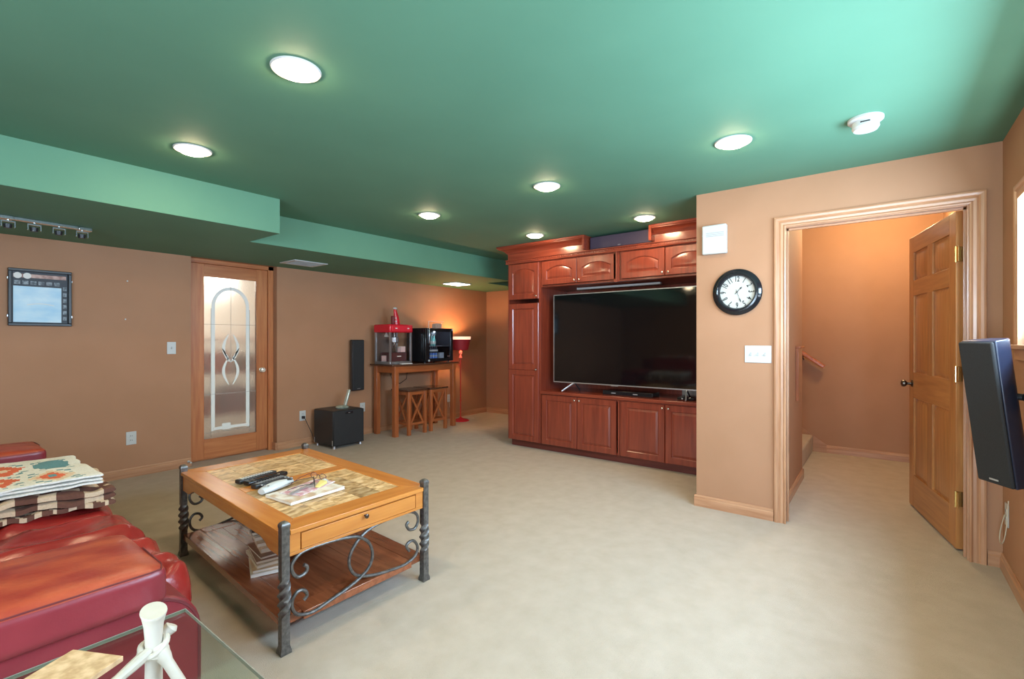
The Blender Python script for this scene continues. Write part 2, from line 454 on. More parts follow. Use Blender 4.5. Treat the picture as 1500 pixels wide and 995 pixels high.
for z in (.30, 1.05, 1.77):
    mb = MB(); mb.box(-.0025, 0, .0, .03, z - .045, z + .045); mb.cyl((-.006, .037, z - .048), (-.006, .037, z + .048), .006, 10); mb.box(-.045, -.006, .034, .037, z - .045, z + .045)
    mb.obj('hinge', M['brass'], d1)
for sgn, yb in ((1, T_), (-1, 0)):
    mb = MB(); T = Matrix.Translation((DWd - .07, yb, .925)) @ Matrix.Rotation(R(-90 * sgn), 4, 'X')
    mb.lathe([(.026, 0), (.026, .004), (.012, .008), (.010, .03), (.020, .038), (.027, .050), (.024, .062), (.010, .068)], seg=18, T=T)
    mb.obj('door_knob', M['bronze'], d1)

# ------------------------------------------------------------------ glazed door in the left wall recess
d2 = sgroup('door_2')
GX0, GX1, GY = 1.905, 2.70, 5.60
B(GX0 - .02, GX0 + .135, GY, GY + .04, .02, HS - .045).obj('stile', M['glassdoor'], d2, bevel=.002)
B(GX1 - .13, GX1 - .01, GY, GY + .04, .02, HS - .045).obj('stile', M['glassdoor'], d2, bevel=.002)
alder_x = wood('alder_door_rail', (.40, .12, .04, 1), (.52, .20, .07, 1), 'x', .35, 2.5, .06, .2)
B(GX0 + .135, GX1 - .13, GY, GY + .04, .02, .225).obj('rail', alder_x, d2, bevel=.002)
B(GX0 + .135, GX1 - .13, GY, GY + .04, 1.93, HS - .045).obj('rail', alder_x, d2, bevel=.002)
B(GX0 + .135, GX1 - .13, GY + .014, GY + .022, .225, 1.93).obj('glass_pane', M['frost'], d2)
# etched design
ex0, ex1 = GX0 + .135, GX1 - .13; ec = (ex0 + ex1) / 2; yg = GY + .0125
def ribbon(mb, pts, w, y=yg, th=.003, w2=None):
    n = len(pts)
    L = []
    for i, (x, z) in enumerate(pts):
        a = pts[max(i - 1, 0)]; b_ = pts[min(i + 1, n - 1)]
        d = Vector((b_[0] - a[0], b_[1] - a[1])).normalized(); ww = w if w2 is None else w + (w2 - w) * math.sin(PI * i / (n - 1))
        nx, nz = -d.y * ww / 2, d.x * ww / 2
        L.append([(x + nx, y, z + nz), (x + nx, y + th, z + nz), (x - nx, y + th, z - nz), (x - nx, y, z - nz)])
    mb.loops(L)
mb = MB()
ra = .175
arch = [(ec - ra, .30)] + [(ec - ra, 1.0), (ec - ra, 1.60)] + [(ec + ra * math.cos(PI - a * PI / 14), 1.62 + .20 * math.sin(a * PI / 14)) for a in range(15)] + [(ec + ra, 1.0), (ec + ra, .30)]
ribbon(mb, arch, .035)
mb.obj('etched_arch', M['etch'], d2)
mb = MB(); ribbon(mb, [(ec - ra, .325), (ec + ra, .325)], .030, y=yg - .004); mb.box(ec - .09, ec - .005, yg - .006, yg - .004, .30, .37)
mb.obj('etched_band', M['etch'], d2)
mb = MB()
for sx in (-1, 1):
    ribbon(mb, [(ec + sx * (.018 + .055 * math.sin(PI * i / 12)), .78 + .30 * i / 12) for i in range(13)], .006, w2=.030)
    ribbon(mb, [(ec + sx * (.018 + .055 * math.sin(PI * i / 12)), 1.03 + .30 * i / 12) for i in range(13)], .006, w2=.030)
    ribbon(mb, [(ec + sx * .09 * (1 - i / 6), 1.18 - .16 * i / 6) for i in range(7)], .004, w2=.018)
mb.obj('etched_knot', M['etch'], d2)
lead = plain('lead_came', (.42, .40, .36, 1), .45, .3)
mb = MB()
for z in (.69, 1.43): mb.box(ex0, ex1, yg - .001, yg + .001, z - .002, z + .002)
mb.box(ec - .002, ec + .002, yg - .001, yg + .001, 1.02, 1.92)
for sx in (-1, 1): mb.box(ec + sx * .195 - .002, ec + sx * .195 + .002, yg - .001, yg + .001, .24, 1.6)
mb.box(ex0, ex1, yg - .001, yg + .001, .285, .289)
mb.obj('came_line', lead, d2)
mb = MB(); T = Matrix.Translation((GX1 - .075, GY, .925)) @ Matrix.Rotation(R(90), 4, 'X')
mb.lathe([(.026, 0), (.026, .005), (.011, .009), (.010, .028), (.022, .036), (.028, .046), (.022, .058), (.008, .062)], seg=16, T=T)
mb.obj('door_knob', plain('pearl_knob', (.8, .72, .6, 1), .15, .4), d2)
mb = MB(); mb.box(GX1 + .0, GX1 + .006, GY - .002, GY + .0, .895, .955); mb.obj('strike_plate', M['bronze'], d2)
mb = MB(); mb.box(GX0 - .008, GX0 + .006, GY - .004, GY, 1.76, 1.85); mb.obj('hinge', M['chrome'], d2)
# frame of that door
t2 = sgroup('trim_2')
B(GX0 - .022, GX1 + .05, GY + .041, GY + .06, HS - .08, HS).obj('head_stop', alder_x, t2)
B(GX0 - .022, GX1 + .05, GY + .041, GY + .06, 0, .03).obj('threshold', alder_x, t2)
B(GX1 - .008, GX1 + .05, YL + .075, YL + .14, 0, HS - .0).obj('jamb', M['glassdoor'], t2, bevel=.002)
B(1.862, GX0 - .022, YL + .095, YL + .14, 0, HS).obj('jamb', M['glassdoor'], t2, bevel=.002)
B(GX0 - .022, GX1 + .05, YL + .075, YL + .14, HS - .043, HS).obj('jamb_head', alder_x, t2, bevel=.002)
B(2.735, 2.752, YL + .0, YL + .075, 0, .084).obj('base_return', M['pine_y'], t2)
# utility room behind the frosted glass
mb = MB(); mb.box(1.0, 1.1, YL + .2, 7.6, 0, 2.4); mb.box(4.0, 4.1, YL + .2, 7.6, 0, 2.4); mb.box(1.0, 4.1, 7.6, 7.7, 0, 2.4)
struct('wall_utility', mb, M['util'])
struct('ceiling_utility', B(1.0, 4.1, YL + .2, 7.7, 2.4, 2.45), M['white'])
sh = thing('storage_shelf', 'brown storage shelf seen blurred through the frosted glass door', 'shelf', (2.45, 6.35, 0))
for k, (x0, x1, z) in enumerate(((-.3, .9, .35), (-.3, .9, .85), (-.3, .9, 1.25))): B(x0, x1, 0, .4, z, z + .03).obj('shelf_board', M['pub'], sh)
for x in (-.3, .87): B(x, x + .03, 0, .4, 0, 1.28).obj('side_panel', M['pub'], sh)
for i, (x, w, h, c, z) in enumerate(((-.2, .22, .22, (.6, .4, .3, 1), .38), (.1, .25, .3, (.4, .36, .42, 1), .38), (.45, .3, .25, (.45, .3, .15, 1), .38), (-.1, .25, .25, (.6, .35, .3, 1), .88), (.3, .25, .2, (.3, .25, .15, 1), .88))):
    mb = B(x, x + w, .04, .34, z, z + h); mb.box(x - .005, x + w + .005, .035, .345, z + h - .04, z + h)
    o = mb.obj('storage_box', plain('box_colour', c, .6), None, bevel=.003, loc=(2.45, 6.35, 0))
    tag(o, ['red-brown box on the low shelf behind the frosted door, leftmost', 'purple-grey box on the low shelf behind the frosted door', 'tan box on the low shelf behind the frosted door, rightmost', 'dark red box on the middle shelf behind the frosted door', 'olive box on the middle shelf behind the frosted door'][i], 'box', 'boxes behind the frosted door')

# ------------------------------------------------------------------ window in the right wall, glazed door added in the back wall for the fill
w1 = sgroup('window_1')
def Pw(x, z, d): return (x, YR + d, z)
for a, b2, nm in (((WX0, WZ1), (WX1, WZ1), 'h'), ((WX1, WZ0), (WX1, WZ1), 'r'), ((WX0, WZ0), (WX0, WZ1), 'l')):
    mb = MB()
    if nm == 'h': mb.loops([[Pw(WX0 - q, WZ1 + q, d) for q, d in CAS], [Pw(WX1 + q, WZ1 + q, d) for q, d in CAS]]); mat = M['pine']
    elif nm == 'r': mb.loops([[Pw(WX1 + q, WZ0, d) for q, d in CAS], [Pw(WX1 + q, WZ1 + q, d) for q, d in CAS]]); mat = M['pine_z']
    else: mb.loops([[Pw(WX0 - q, WZ0, d) for q, d in CAS], [Pw(WX0 - q, WZ1 + q, d) for q, d in CAS]]); mat = M['pine_z']
    mb.obj('window_casing', mat, w1, smooth=20)
B(WX0 - .1, WX1 + .1, YR - .18, YR + .045, WZ0 - .022, WZ0).obj('window_sill', M['pine'], w1, bevel=.004)
B(WX0 - .085, WX1 + .085, YR, YR + .016, WZ0 - .075, WZ0 - .022).obj('window_apron', M['pine'], w1, bevel=.003)
xs = [WX0, (WX0 * 2 + WX1) / 3, (WX0 + WX1 * 2) / 3, WX1]
for i in range(3):
    a, b2 = xs[i], xs[i + 1]
    mb = MB(); mb.box(a, a + .04, YR - .22, YR - .18, WZ0, WZ1); mb.box(b2 - .04, b2, YR - .22, YR - .18, WZ0, WZ1); mb.box(a + .04, b2 - .04, YR - .22, YR - .18, WZ0, WZ0 + .04); mb.box(a + .04, b2 - .04, YR - .22, YR - .18, WZ1 - .04, WZ1)
    f = mb.obj('window_frame', M['white'], w1)
    B(a + .04, b2 - .04, YR - .203, YR - .198, WZ0 + .04, WZ1 - .04).obj('pane', M['clear'], f)
w3 = sgroup('window_3')
mb = MB(); mb.box(-2.0, -1.96, YR - .22, YR - .18, WZ0, WZ1).box(-.64, -.6, YR - .22, YR - .18, WZ0, WZ1).box(-1.96, -.64, YR - .22, YR - .18, WZ0, WZ0 + .04).box(-1.96, -.64, YR - .22, YR - .18, WZ1 - .04, WZ1)
f = mb.obj('window_frame', M['white'], w3); B(-1.96, -.64, YR - .203, YR - .198, WZ0 + .04, WZ1 - .04).obj('pane', M['clear'], f)
w2 = sgroup('added_back_window')  # unseen glazed opening, added to go with the fill light
for a, b2 in ((-.35, .45), (.45, 1.25)):
    mb = MB(); mb.box(XB - .08, XB - .04, a, a + .07, 0.0, 2.1); mb.box(XB - .08, XB - .04, b2 - .07, b2, 0.0, 2.1); mb.box(XB - .08, XB - .04, a + .07, b2 - .07, 0.0, .12); mb.box(XB - .08, XB - .04, a + .07, b2 - .07, 2.02, 2.1)
    f = mb.obj('window_frame', M['white'], w2)
    B(XB - .063, XB - .058, a + .07, b2 - .07, .12, 2.02).obj('pane', M['clear'], f)

# ------------------------------------------------------------------ stairs in the hall
s = sgroup('stair_1')
for i in range(9):
    y = .61 + i * .26; z = (i + 1) * .188
    mb = MB(); mb.box(5.145, 6.425, y, y + .285, max(0, z - .2), z)
    mb.obj('step', M['carpet'], s, bevel=.018, seg=3)
mb = MB(); sk = [(.48, 0), (.48, .085), (.5, .10), (.6 + 9 * .26, .16 + 9 * .188), (.6 + 9 * .26, 9 * .188 - .12), (.72, 0)]
mb.prism(sk, 6.425, 6.44, 'x'); mb.obj('skirt_board', M['pine_y'], s)
# handrail on the far hall wall
hr = thing('handrail', 'sloping wooden handrail on the wall above the hall stairs', 'handrail', (0, 0, 0))
p0 = Vector((6.375, .50, .965)); dr = Vector((0, .26, .188)).normalized()
prof = [(-.028, -.02), (.028, -.02), (.03, .0), (.022, .022), (-.022, .022), (-.03, .0)]
upv = Vector((0, -dr.z, dr.y))
mb = MB(); mb.loops([[p0 + dr * t + Vector((a, 0, 0)) + upv * b2 for a, b2 in prof] for t in (0, 2.2)]); mb.obj('rail', M['pub'], hr, bevel=.004)
for t in (.25, 1.2, 2.0):
    q = p0 + dr * t; mb = MB(); mb.tube([q + Vector((0, 0, -.02)), q + Vector((0, 0, -.06)), (6.44, q.y, q.z - .07)], .007, 8); mb.obj('bracket', M['bronze'], hr)
# rail end on the near hall wall
nr = thing('rail_end_cap', 'dark wooden rail end with a thin upright on the left hall wall', 'trim', (4.80, .553, 0))
B(-.10, .13, -.02, .02, 1.195, 1.213).obj('cap', M['pub'], nr, bevel=.003)
B(-.095, -.078, -.004, .02, .75, 1.195).obj('upright', M['pub'], nr, bevel=.002)

# ------------------------------------------------------------------ ceiling lamps
def downlight(loc, label, on=True):
    t = thing('recessed_light', label, 'ceiling light', loc, 0, 'round recessed ceiling lights')
    mb = MB(); mb.lathe([(.072, -.002), (.074, -.006), (.092, -.007), (.097, -.002), (.097, .0)], seg=40, cap=False); mb.obj('trim_ring', M['white'], t)
    mb = MB(); mb.lathe([(.074, -.004), (.071, -.012), (.058, -.021), (.034, -.027), (.008, -.029)], seg=20); mb.obj('lens', M['lens'], t)
    return t
DL = [((1.03, 1.90), 'largest recessed light, nearest the camera at the top of the photo'),
      ((1.10, 3.18), 'recessed light just in front of the deep green soffit, left'),
      ((2.89, .655), 'recessed light between the smoke detector and the clock wall'),
      ((2.91, 1.91), 'recessed light in the centre of the green ceiling'),
      ((2.95, 3.18), 'recessed light in front of the shallow soffit, behind the centre one'),
      ((4.20, 2.905), 'recessed light against the left end of the cabinet crown'),
      ((4.20, 1.70), 'recessed light above the television, near the right crown'),
      ((-.90, 1.90), 'recessed light behind the camera over the sofa back'),
      ((-.90, 3.20), 'recessed light behind the camera over the far end of the sofa'),
      ((-.90, .65), 'recessed light behind the camera near the added glazed door'),
      ((1.02, .65), 'recessed light over the camera, just above the frame')]
first = None
for (x, y), lb in DL:
    if first is None: first = downlight((x, y, HC), lb)
    else: dup(first, (x, y, HC), 0, lb)
sq = thing('square_light', 'square flush light in the soffit above the corner lamp', 'ceiling light', (5.21, 5.02, HS))
B(-.17, .17, -.14, .14, -.012, 0).obj('frame', M['white'], sq, bevel=.003)
B(-.155, .155, -.125, .125, -.016, -.011).obj('lens', M['panel_lens'], sq)
vt = thing('ceiling_vent', 'white rectangular air vent in the soffit by the glazed door', 'vent', (2.80, 5.0, HS))
mb = MB(); mb.box(-.19, .19, -.16, -.12, -.01, 0).box(-.19, .19, .12, .16, -.01, 0).box(-.19, -.15, -.12, .12, -.01, 0).box(.15, .19, -.12, .12, -.01, 0)
mb.obj('frame', M['white'], vt, bevel=.003)
B(-.15, .15, -.12, .12, -.001, 0).obj('duct_shadow', M['ink'], vt)
for i in range(10):
    y = -.108 + i * .024; MB().box(-.15, .15, -.011, .011, -.001, .001, T=Matrix.Translation((0, y, -.006)) @ Matrix.Rotation(R(35), 4, 'X')).obj('slat', M['white'], vt)
sd = thing('smoke_detector', 'white round smoke detector on the green ceiling', 'smoke detector', (2.99, .06, HC))
MB().lathe([(.075, 0), (.075, -.012), (.068, -.018)], seg=32).obj('mounting_plate', M['white'], sd)
MB().lathe([(.055, -.016), (.058, -.045), (.050, -.058), (.02, -.062)], cx=0, seg=32).obj('sensor_body', M['white'], sd)
B(-.058, -.05, -.02, .02, -.034, -.028).obj('vent_slot', M['ink'], sd)
# chrome track with four spot heads under the deep soffit
tk = thing('track_light', 'chrome bar of four small spot heads under the dark soffit', 'track light', (.71, 4.70, HS), R(6))
B(-.24, .24, -.02, .02, -.022, 0).obj('bar', M['chrome'], tk, bevel=.003)
for x in (-.21, .21): B(x - .04, x + .04, -.028, .028, -.026, 0).obj('mount_plate', M['chrome'], tk, bevel=.004)
for x in (-.195, -.065, .065, .195):
    mb = MB(); mb.box(x - .036, x + .036, -.009, .009, -.040, -.032).box(x - .036, x - .030, -.009, .009, -.075, -.040).box(x + .030, x + .036, -.009, .009, -.075, -.040).box(x - .004, x + .004, -.006, .006, -.034, -.02)
    h = mb.obj('yoke', M['chrome'], tk)
    mb = MB(); mb.tube([(x, .0, -.055), (x, -.0, -.082)], .024, 16, .020); mb.obj('spot_head', M['blackmat'], h)

# ------------------------------------------------------------------ built-in entertainment unit (faces -X)
RZ = -PI / 2
XD = 4.56     # plane of door fronts
G = 'entertainment_centre'
def unit(name, label, y_left, z0, w, h, depth, cat='cabinet'):
    t = thing(name, label, cat, (XD + .02, y_left, z0), RZ)
    mb = MB(); th = .018
    mb.box(0, th, 0.0, depth, 0, h).box(w - th, w, 0.0, depth, 0, h).box(th, w - th, 0.0, depth, 0, th).box(th, w - th, 0.0, depth, h - th, h).box(th, w - th, depth - .01, depth, th, h - th)
    mb.obj('carcass', M['cherry'], t)
    return t
def cup_door(t, x0, x1, z0, z1, arch, kx, kz, midrail=None):
    w, h = x1 - x0, z1 - z0
    if midrail is None:
        mb = panel_leaf(w, h, .02, .058, arch)
        o = mb.obj('door', M['cherry'], t, loc=(x0, 0, z0), smooth=20)
    else:
        a = panel_leaf(w, midrail + .029, .02, .058, 0); c = panel_leaf(w, h - midrail + .029, .02, .058, 0)
        o = a.obj('door', M['cherry'], t, loc=(x0, 0, z0), smooth=20)
        c2 = panel_leaf(w, h - midrail - .03, .02, .058, 0)
        c2.obj('upper_panel', M['cherry'], o, loc=(0, 0, midrail + .030), smooth=20)
    knob(o, kx, kz)
    return o
# tall unit: y 3.56 .. 3.085
tu = unit('tall_cabinet', 'tall narrow red cherry cabinet at the left end of the television unit', 3.56, .085, .475, 2.085, .60)
cup_door(tu, .022, .450, 1.655, 2.075, .045, .405, .03)
cup_door(tu, .022, .450, .0, 1.605, 0, .405, .84, midrail=.80)
B(.45, .475, -.006, .0, 0, 2.085).obj('face_stile', M['cherry'], tu)
# wall cabinets and base cabinets
ups = [('left pair of arched doors over the television', 3.08), ('right pair of arched doors over the television, beside the clock wall', 2.115)]
for k, (lb, y0) in enumerate(ups):
    u = unit('wall_cabinet', 'red cherry wall cabinet, ' + lb, y0, 1.865, .96, .305, .60)
    cup_door(u, .020, .468, .022, .29, .050, .430, .028)
    cup_door(u, .474, .930, .022, .29, .050, .035, .028)
    b0 = unit('base_cabinet', 'red cherry base cabinet, ' + ('left one under the television' if k == 0 else 'right one under the television beside the clock wall'), y0, .085, .96, .566, .60)
    cup_door(b0, .020, .468, .0, .558, 0, .430, .525)
    cup_door(b0, .474, .930, .0, .558, 0, .035, .525)
ct = thing('cabinet_countertop', 'red cherry ledge the television stands on', 'countertop', (XD, 3.085, .652), RZ)
B(0, 1.945, -.006, .62, 0, .034).obj('slab', wood('red_cherry_x', (.18, .03, .016, 1), (.28, .055, .026, 1), 'x', .25, 2.5, .04, .4), ct, bevel=.006)
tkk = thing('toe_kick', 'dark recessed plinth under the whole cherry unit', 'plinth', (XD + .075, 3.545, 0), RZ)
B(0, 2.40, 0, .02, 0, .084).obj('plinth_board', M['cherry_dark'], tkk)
cx_ = bpy.data.materials['red_cherry_x']
bp_ = thing('niche_panel', 'dark red back and side panel behind the television', 'panel', (XD + .60, 3.085, .686), RZ)
B(0, 1.945, 0, .012, 0, 1.175).obj('back_board', M['cherry'], bp_)
B(1.927, 1.945, -.58, 0, 0, 1.175).obj('side_board', M['cherry'], bp_)
# light valance below the wall cabinets, frieze and dentil course
fr = thing('dentil_cornice', 'cherry frieze with a fine dentil row along the top of the cabinets', 'moulding', (XD, 3.57, 2.17), RZ)
B(0, 2.43, .0, .60, 0, .05).obj('frieze', cx_, fr)
mb = MB(); mb.prism([(0, -.004), (-.016, -.004), (-.020, .004), (-.020, .012), (-.012, .014), (-.012, .032), (-.024, .036), (-.024, .046), (0, .05)], 0, 2.43, 'x', T=None)
mb.obj('bead', cx_, fr)
mb = MB()
for i in range(86): mb.box(.01 + i * .028, .024 + i * .028, -.020, -.011, .015, .030)
o = mb.obj('dentil_row', cx_, fr); o['kind'] = 'stuff'
B(.93 + .475 - .01, .93 + .475 + .03, -.0, .02, -.31, 0).obj('centre_stile', M['cherry'], fr)
CR = [(0, .055), (-.010, .057), (-.012, .064), (-.018, .070), (-.030, .084), (-.052, .097), (-.078, .104), (-.088, .108), (-.088, .114), (-.100, .118), (-.100, .140), (0, .140)]
def crown(label, y_left, w, ret_left):
    t = thing('crown_moulding', label, 'moulding', (XD + .01, y_left, 2.222), RZ)
    z0 = .010
    B(0, w, -.002, .42, 0, .15).obj('riser_board', cx_, t)
    q = []
    pr = [(a, b_ + z0) for a, b_ in CR]
    if ret_left:
        lp = [[(a_, .42, z) for a_, z in [(p[0], p[1]) for p in pr]], [(p[0], p[0], p[1]) for p in pr], [(w, p[0], p[1]) for p in pr]]
    else:
        lp = [[(0, p[0], p[1]) for p in pr], [(w, p[0], p[1]) for p in pr]]
    mb = MB(); mb.loops(lp); mb.obj('crown', cx_, t, smooth=20)
    return t
cr1 = crown('left stretch of stepped crown moulding, lit by the recessed light', 3.555, 1.06, True)
B(1.06, 1.085, -.10, .42, 0, .148).obj('end_return', cx_, cr1)
cr2 = crown('right stretch of crown moulding beside the clock wall', 1.745, .60, False)
B(-.025, 0, -.10, .42, 0, .148).obj('end_return', cx_, cr2)
# centre speaker lying on the cabinets between the crown stretches
cs = thing('centre_speaker', 'long dark purple-black centre speaker lying between the crown mouldings', 'speaker', (XD + .03, 2.465, 2.2215), RZ)
B(.008, .682, 0, .25, 0, .135).obj('cabinet', M['blackmat'], cs, bevel=.006)
B(.012, .678, -.02, 0, .004, .131).obj('grille', M['purple'], cs, bevel=.006)
B(.33, .36, -.022, -.019, .016, .022).obj('badge', M['silver'], cs)

# television
tv = thing('television', 'large flat black television with silver edge standing in the cherry niche', 'television', (4.70, 2.99, .686), RZ)
TVW, TVH = 1.63, 1.0
z0 = .095
B(0, TVW, 0, .035, z0, z0 + TVH - .0).obj('case', M['blackmat'], tv, bevel=.004)
mb = MB(); e = .009
mb.box(0, TVW, -.006, 0, z0, z0 + e * 1.3).box(0, TVW, -.006, 0, z0 + TVH - e, z0 + TVH).box(0, e, -.006, 0, z0 + e * 1.3, z0 + TVH - e).box(TVW - e, TVW, -.006, 0, z0 + e * 1.3, z0 + TVH - e)
mb.obj('bezel', M['silver'], tv)
B(e, TVW - e, -.003, 0, z0 + e * 1.3, z0 + TVH - e).obj('screen', M['screen'], tv)
for x, dx in ((.27, -.095), (1.505, .03)):
    mb = MB(); mb.tube([(x, .02, z0 + .01), (x + dx, -.115, .009)], .009, 8, flat=.7); mb.obj('stand_leg', M['silver'], tv)
    MB().tube([(x, .02, z0), (x, .13, .009)], .009, 8, flat=.7).obj('rear_stand_leg', M['blackmat'], tv)
B(.72, .80, -.009, -.005, z0 - .006, z0 + .006).obj('logo_tab', M['silver'], tv)
# small dark things on the ledge under and a bar over the television
pb = thing('sound_bar', 'low black box with small lights under the television', 'media player', (4.66, 2.35, .686), RZ)
B(0, .55, 0, .18, 0, .045).obj('box', M['blackgloss'], pb, bevel=.004)
for x in (.1, .34): B(x, x + .05, -.001, 0, .018, .026).obj('display', M['white_d'], pb)
pc = thing('cable_box', 'small black puck with a white dot, under the right of the television', 'media player', (4.66, 1.56, .686), RZ)
B(0, .16, 0, .12, 0, .03).obj('box', M['blackgloss'], pc, bevel=.008)
MB().lathe([(.006, 0), (.006, .002)], seg=10, T=Matrix.Translation((.05, 0, .016)) @ Matrix.Rotation(R(90), 4, 'X')).obj('dot', M['white'], pc)
gl = thing('light_bar', 'slim silver-grey bar fixed under the wall cabinets above the television', 'light bar', (4.72, 2.70, 1.825), RZ)
B(0, .95, 0, .05, 0, .022).obj('bar', M['white_d'], gl, bevel=.004)

# ------------------------------------------------------------------ things on the clock wall
ck = thing('wall_clock', 'round black framed wall clock with ivory face', 'clock', (XC, .83, 1.615), RZ)
TX = Matrix.Rotation(R(90), 4, 'X')
MB().lathe([(.158, 0), (.166, .006), (.168, .016), (.160, .026), (.150, .030), (.143, .038), (.132, .040), (.124, .034), (.118, .020), (.116, .008)], seg=56, T=TX, cap=False).obj('frame', M['blackgloss'], ck)
MB().lathe([(.118, 0), (.118, .009)], seg=48, T=TX).obj('dial', M['clockface'], ck)
for i in range(1, 13):
    a = R(90 - 30 * i); r = .093
    n = text(str(i), .046, 'numeral', M['ink'], ck, (r * math.cos(a), -.0095, r * math.sin(a)), (R(90), R(30 * i), 0))
    n.scale = (.75, 1.15, 1)
def hand(L, w, deg, nm, dy, tail=.02):
    mb = MB(); mb.loops([[(-w / 3, 0, -tail), (w / 3, 0, -tail), (w / 3, -.001, -tail), (-w / 3, -.001, -tail)], [(-w / 4, 0, L * .55), (w / 4, 0, L * .55), (w / 4, -.001, L * .55), (-w / 4, -.001, L * .55)], [(-w, 0, L * .75), (w, 0, L * .75), (w, -.001, L * .75), (-w, -.001, L * .75)], [(-.0004, 0, L), (.0004, 0, L), (.0004, -.001, L), (-.0004, -.001, L)]])
    mb.obj(nm, M['ink'], ck, loc=(0, dy, 0), rot=(0, R(deg), 0))
hand(.05, .006, 43, 'hour_hand', -.012)
hand(.082, .004, 160, 'minute_hand', -.014)
MB().lathe([(.005, .008), (.005, .017)], seg=12, T=TX).obj('pin', M['ink'], ck)

ch = thing('chime_box', 'white plastic box high on the wall above the clock', 'door chime', (XC, 1.066, 1.905), RZ)
B(0, .17, -.05, 0, 0, .215).obj('cover', M['white'], ch, bevel=.008)
for i in range(3): B(.03, .155, -.052, -.049, .128 + i * .012, .133 + i * .012).obj('slot', M['white_d'], ch)
B(-.004, 0, -.035, -.02, .14, .15).obj('latch', M['white'], ch)

def plate(name, label, cat, loc, rz, w, h, kind, n=1):
    t = thing(name, label, cat, loc, rz)
    B(-w / 2, w / 2, -.006, 0, -h / 2, h / 2).obj('cover_plate', M['white'], t, bevel=.0025)
    for k in range(n):
        x = (k - (n - 1) / 2) * .046
        if kind == 'switch':
            B(x - .005, x + .005, -.007, -.005, -.012, .012).obj('slot', M['white_d'], t)
            MB().box(-.0035, .0035, -.014, 0, -.004, .004, T=Matrix.Translation((x, -.005, 0)) @ Matrix.Rotation(R(25), 4, 'X')).obj('toggle', M['white'], t)
        else:
            for z in (-.02, .02):
                s_ = B(x - .017, x + .017, -.008, -.005, z - .014, z + .014).obj('socket', M['white'], t, bevel=.003)
                B(x - .008, x - .005, -.0085, -.0075, z - .004, z + .008).box(x + .005, x + .008, -.0085, -.0075, z - .004, z + .006).obj('slot', M['ink'], s_)
    return t
plate('light_switch', 'white triple light switch between clock and doorway', 'light switch', (XC, .694, 1.165), RZ, .172, .122, 'switch', 3)
plate('light_switch', 'white single light switch left of the frosted glass door', 'light switch', (1.717, YL, 1.187), 0, .075, .118, 'switch')
plate('wall_outlet', 'white outlet low on the wall left of the frosted glass door', 'outlet', (1.399, YL, .359), 0, .078, .12, 'outlet')
plate('wall_outlet', 'white outlet with a black plug, left of the subwoofer', 'outlet', (3.06, YL, .358), 0, .078, .12, 'outlet')
plate('wall_outlet', 'white outlet between the subwoofer and the tall table', 'outlet', (3.90, YL, .365), 0, .078, .12, 'outlet')
plate('wall_outlet', 'white outlet behind the tall table by the red lamp', 'outlet', (5.516, YL, .33), 0, .078, .12, 'outlet')
plate('wall_outlet', 'white outlet on the right wall under the hanging speaker', 'outlet', (3.66, YR, .33), PI, .078, .12, 'outlet')
for x, z, lb in ((1.368, 1.806, 'upper small white hook on the wall right of the framed picture'), (1.353, 1.455, 'lower small white nail on the wall right of the framed picture')):
    o = MB().lathe([(.003, 0), (.003, .012), (.007, .014), (.006, .018)], seg=10, T=TX).obj('wall_hook', M['white'], None, loc=(x, YL, z)); tag(o, lb, 'hook')

# framed picture
pf = thing('picture_frame', 'black framed display with a pale blue sheet on the left wall', 'picture', (.605, YL, 1.381), 0)
PW, PH = .378, .46
mb = MB(); e = .022
mb.box(0, PW, -.03, 0, 0, e).box(0, PW, -.03, 0, PH - e, PH).box(0, e, -.03, 0, e, PH - e).box(PW - e, PW, -.03, 0, e, PH - e)
mb.obj('frame', M['blackmat'], pf, bevel=.004)
B(e, PW - e, -.008, 0, e, PH - e).obj('black_mount', plain('black_mount', (.02, .022, .03, 1), .5), pf)
sheet = mottled('pale_blue_print', (.38, .62, .78, 1), (.66, .80, .86, 1), 6, .5, 0, 0, (1, 1, 2), 3, (.3, .7))
B(.03, .315, -.011, -.008, .03, .32).obj('blue_sheet', sheet, pf)
mb = MB(); ribbon(mb, [(.11 + .16 * i / 10, .17 + .012 * math.sin(PI * i / 10)) for i in range(11)], .006, y=-.013, th=.002); mb.obj('white_arc', M['paper'], pf)
B(.03, .345, -.011, -.008, .39, .42).obj('pink_banner', mottled('faded_pink_print', (.30, .16, .13, 1), (.62, .42, .36, 1), 30, .6, 0), pf)
for x in (.055, .110): MB().lathe([(.024, .009), (.024, .013), (.012, .015)], seg=20, T=Matrix.Translation((x, 0, .405)) @ TX).obj('medallion', M['paper'], pf)
for i in range(6): B(.035 + i * .047, .070 + i * .047, -.011, -.008, .335, .365).obj('badge', mottled('grey_badge', (.05, .06, .07, 1), (.3, .33, .35, 1), 50, .5, 0), pf)
for i in range(6): B(.325, .348, -.011, -.008, .05 + i * .05, .08 + i * .05).obj('side_badge', bpy.data.materials['grey_badge'], pf)
for x in (-.004, PW): 
    for z in (.08, .38): B(x, x + .004, -.02, -.01, z - .008, z + .008).obj('clip', M['silver'], pf)

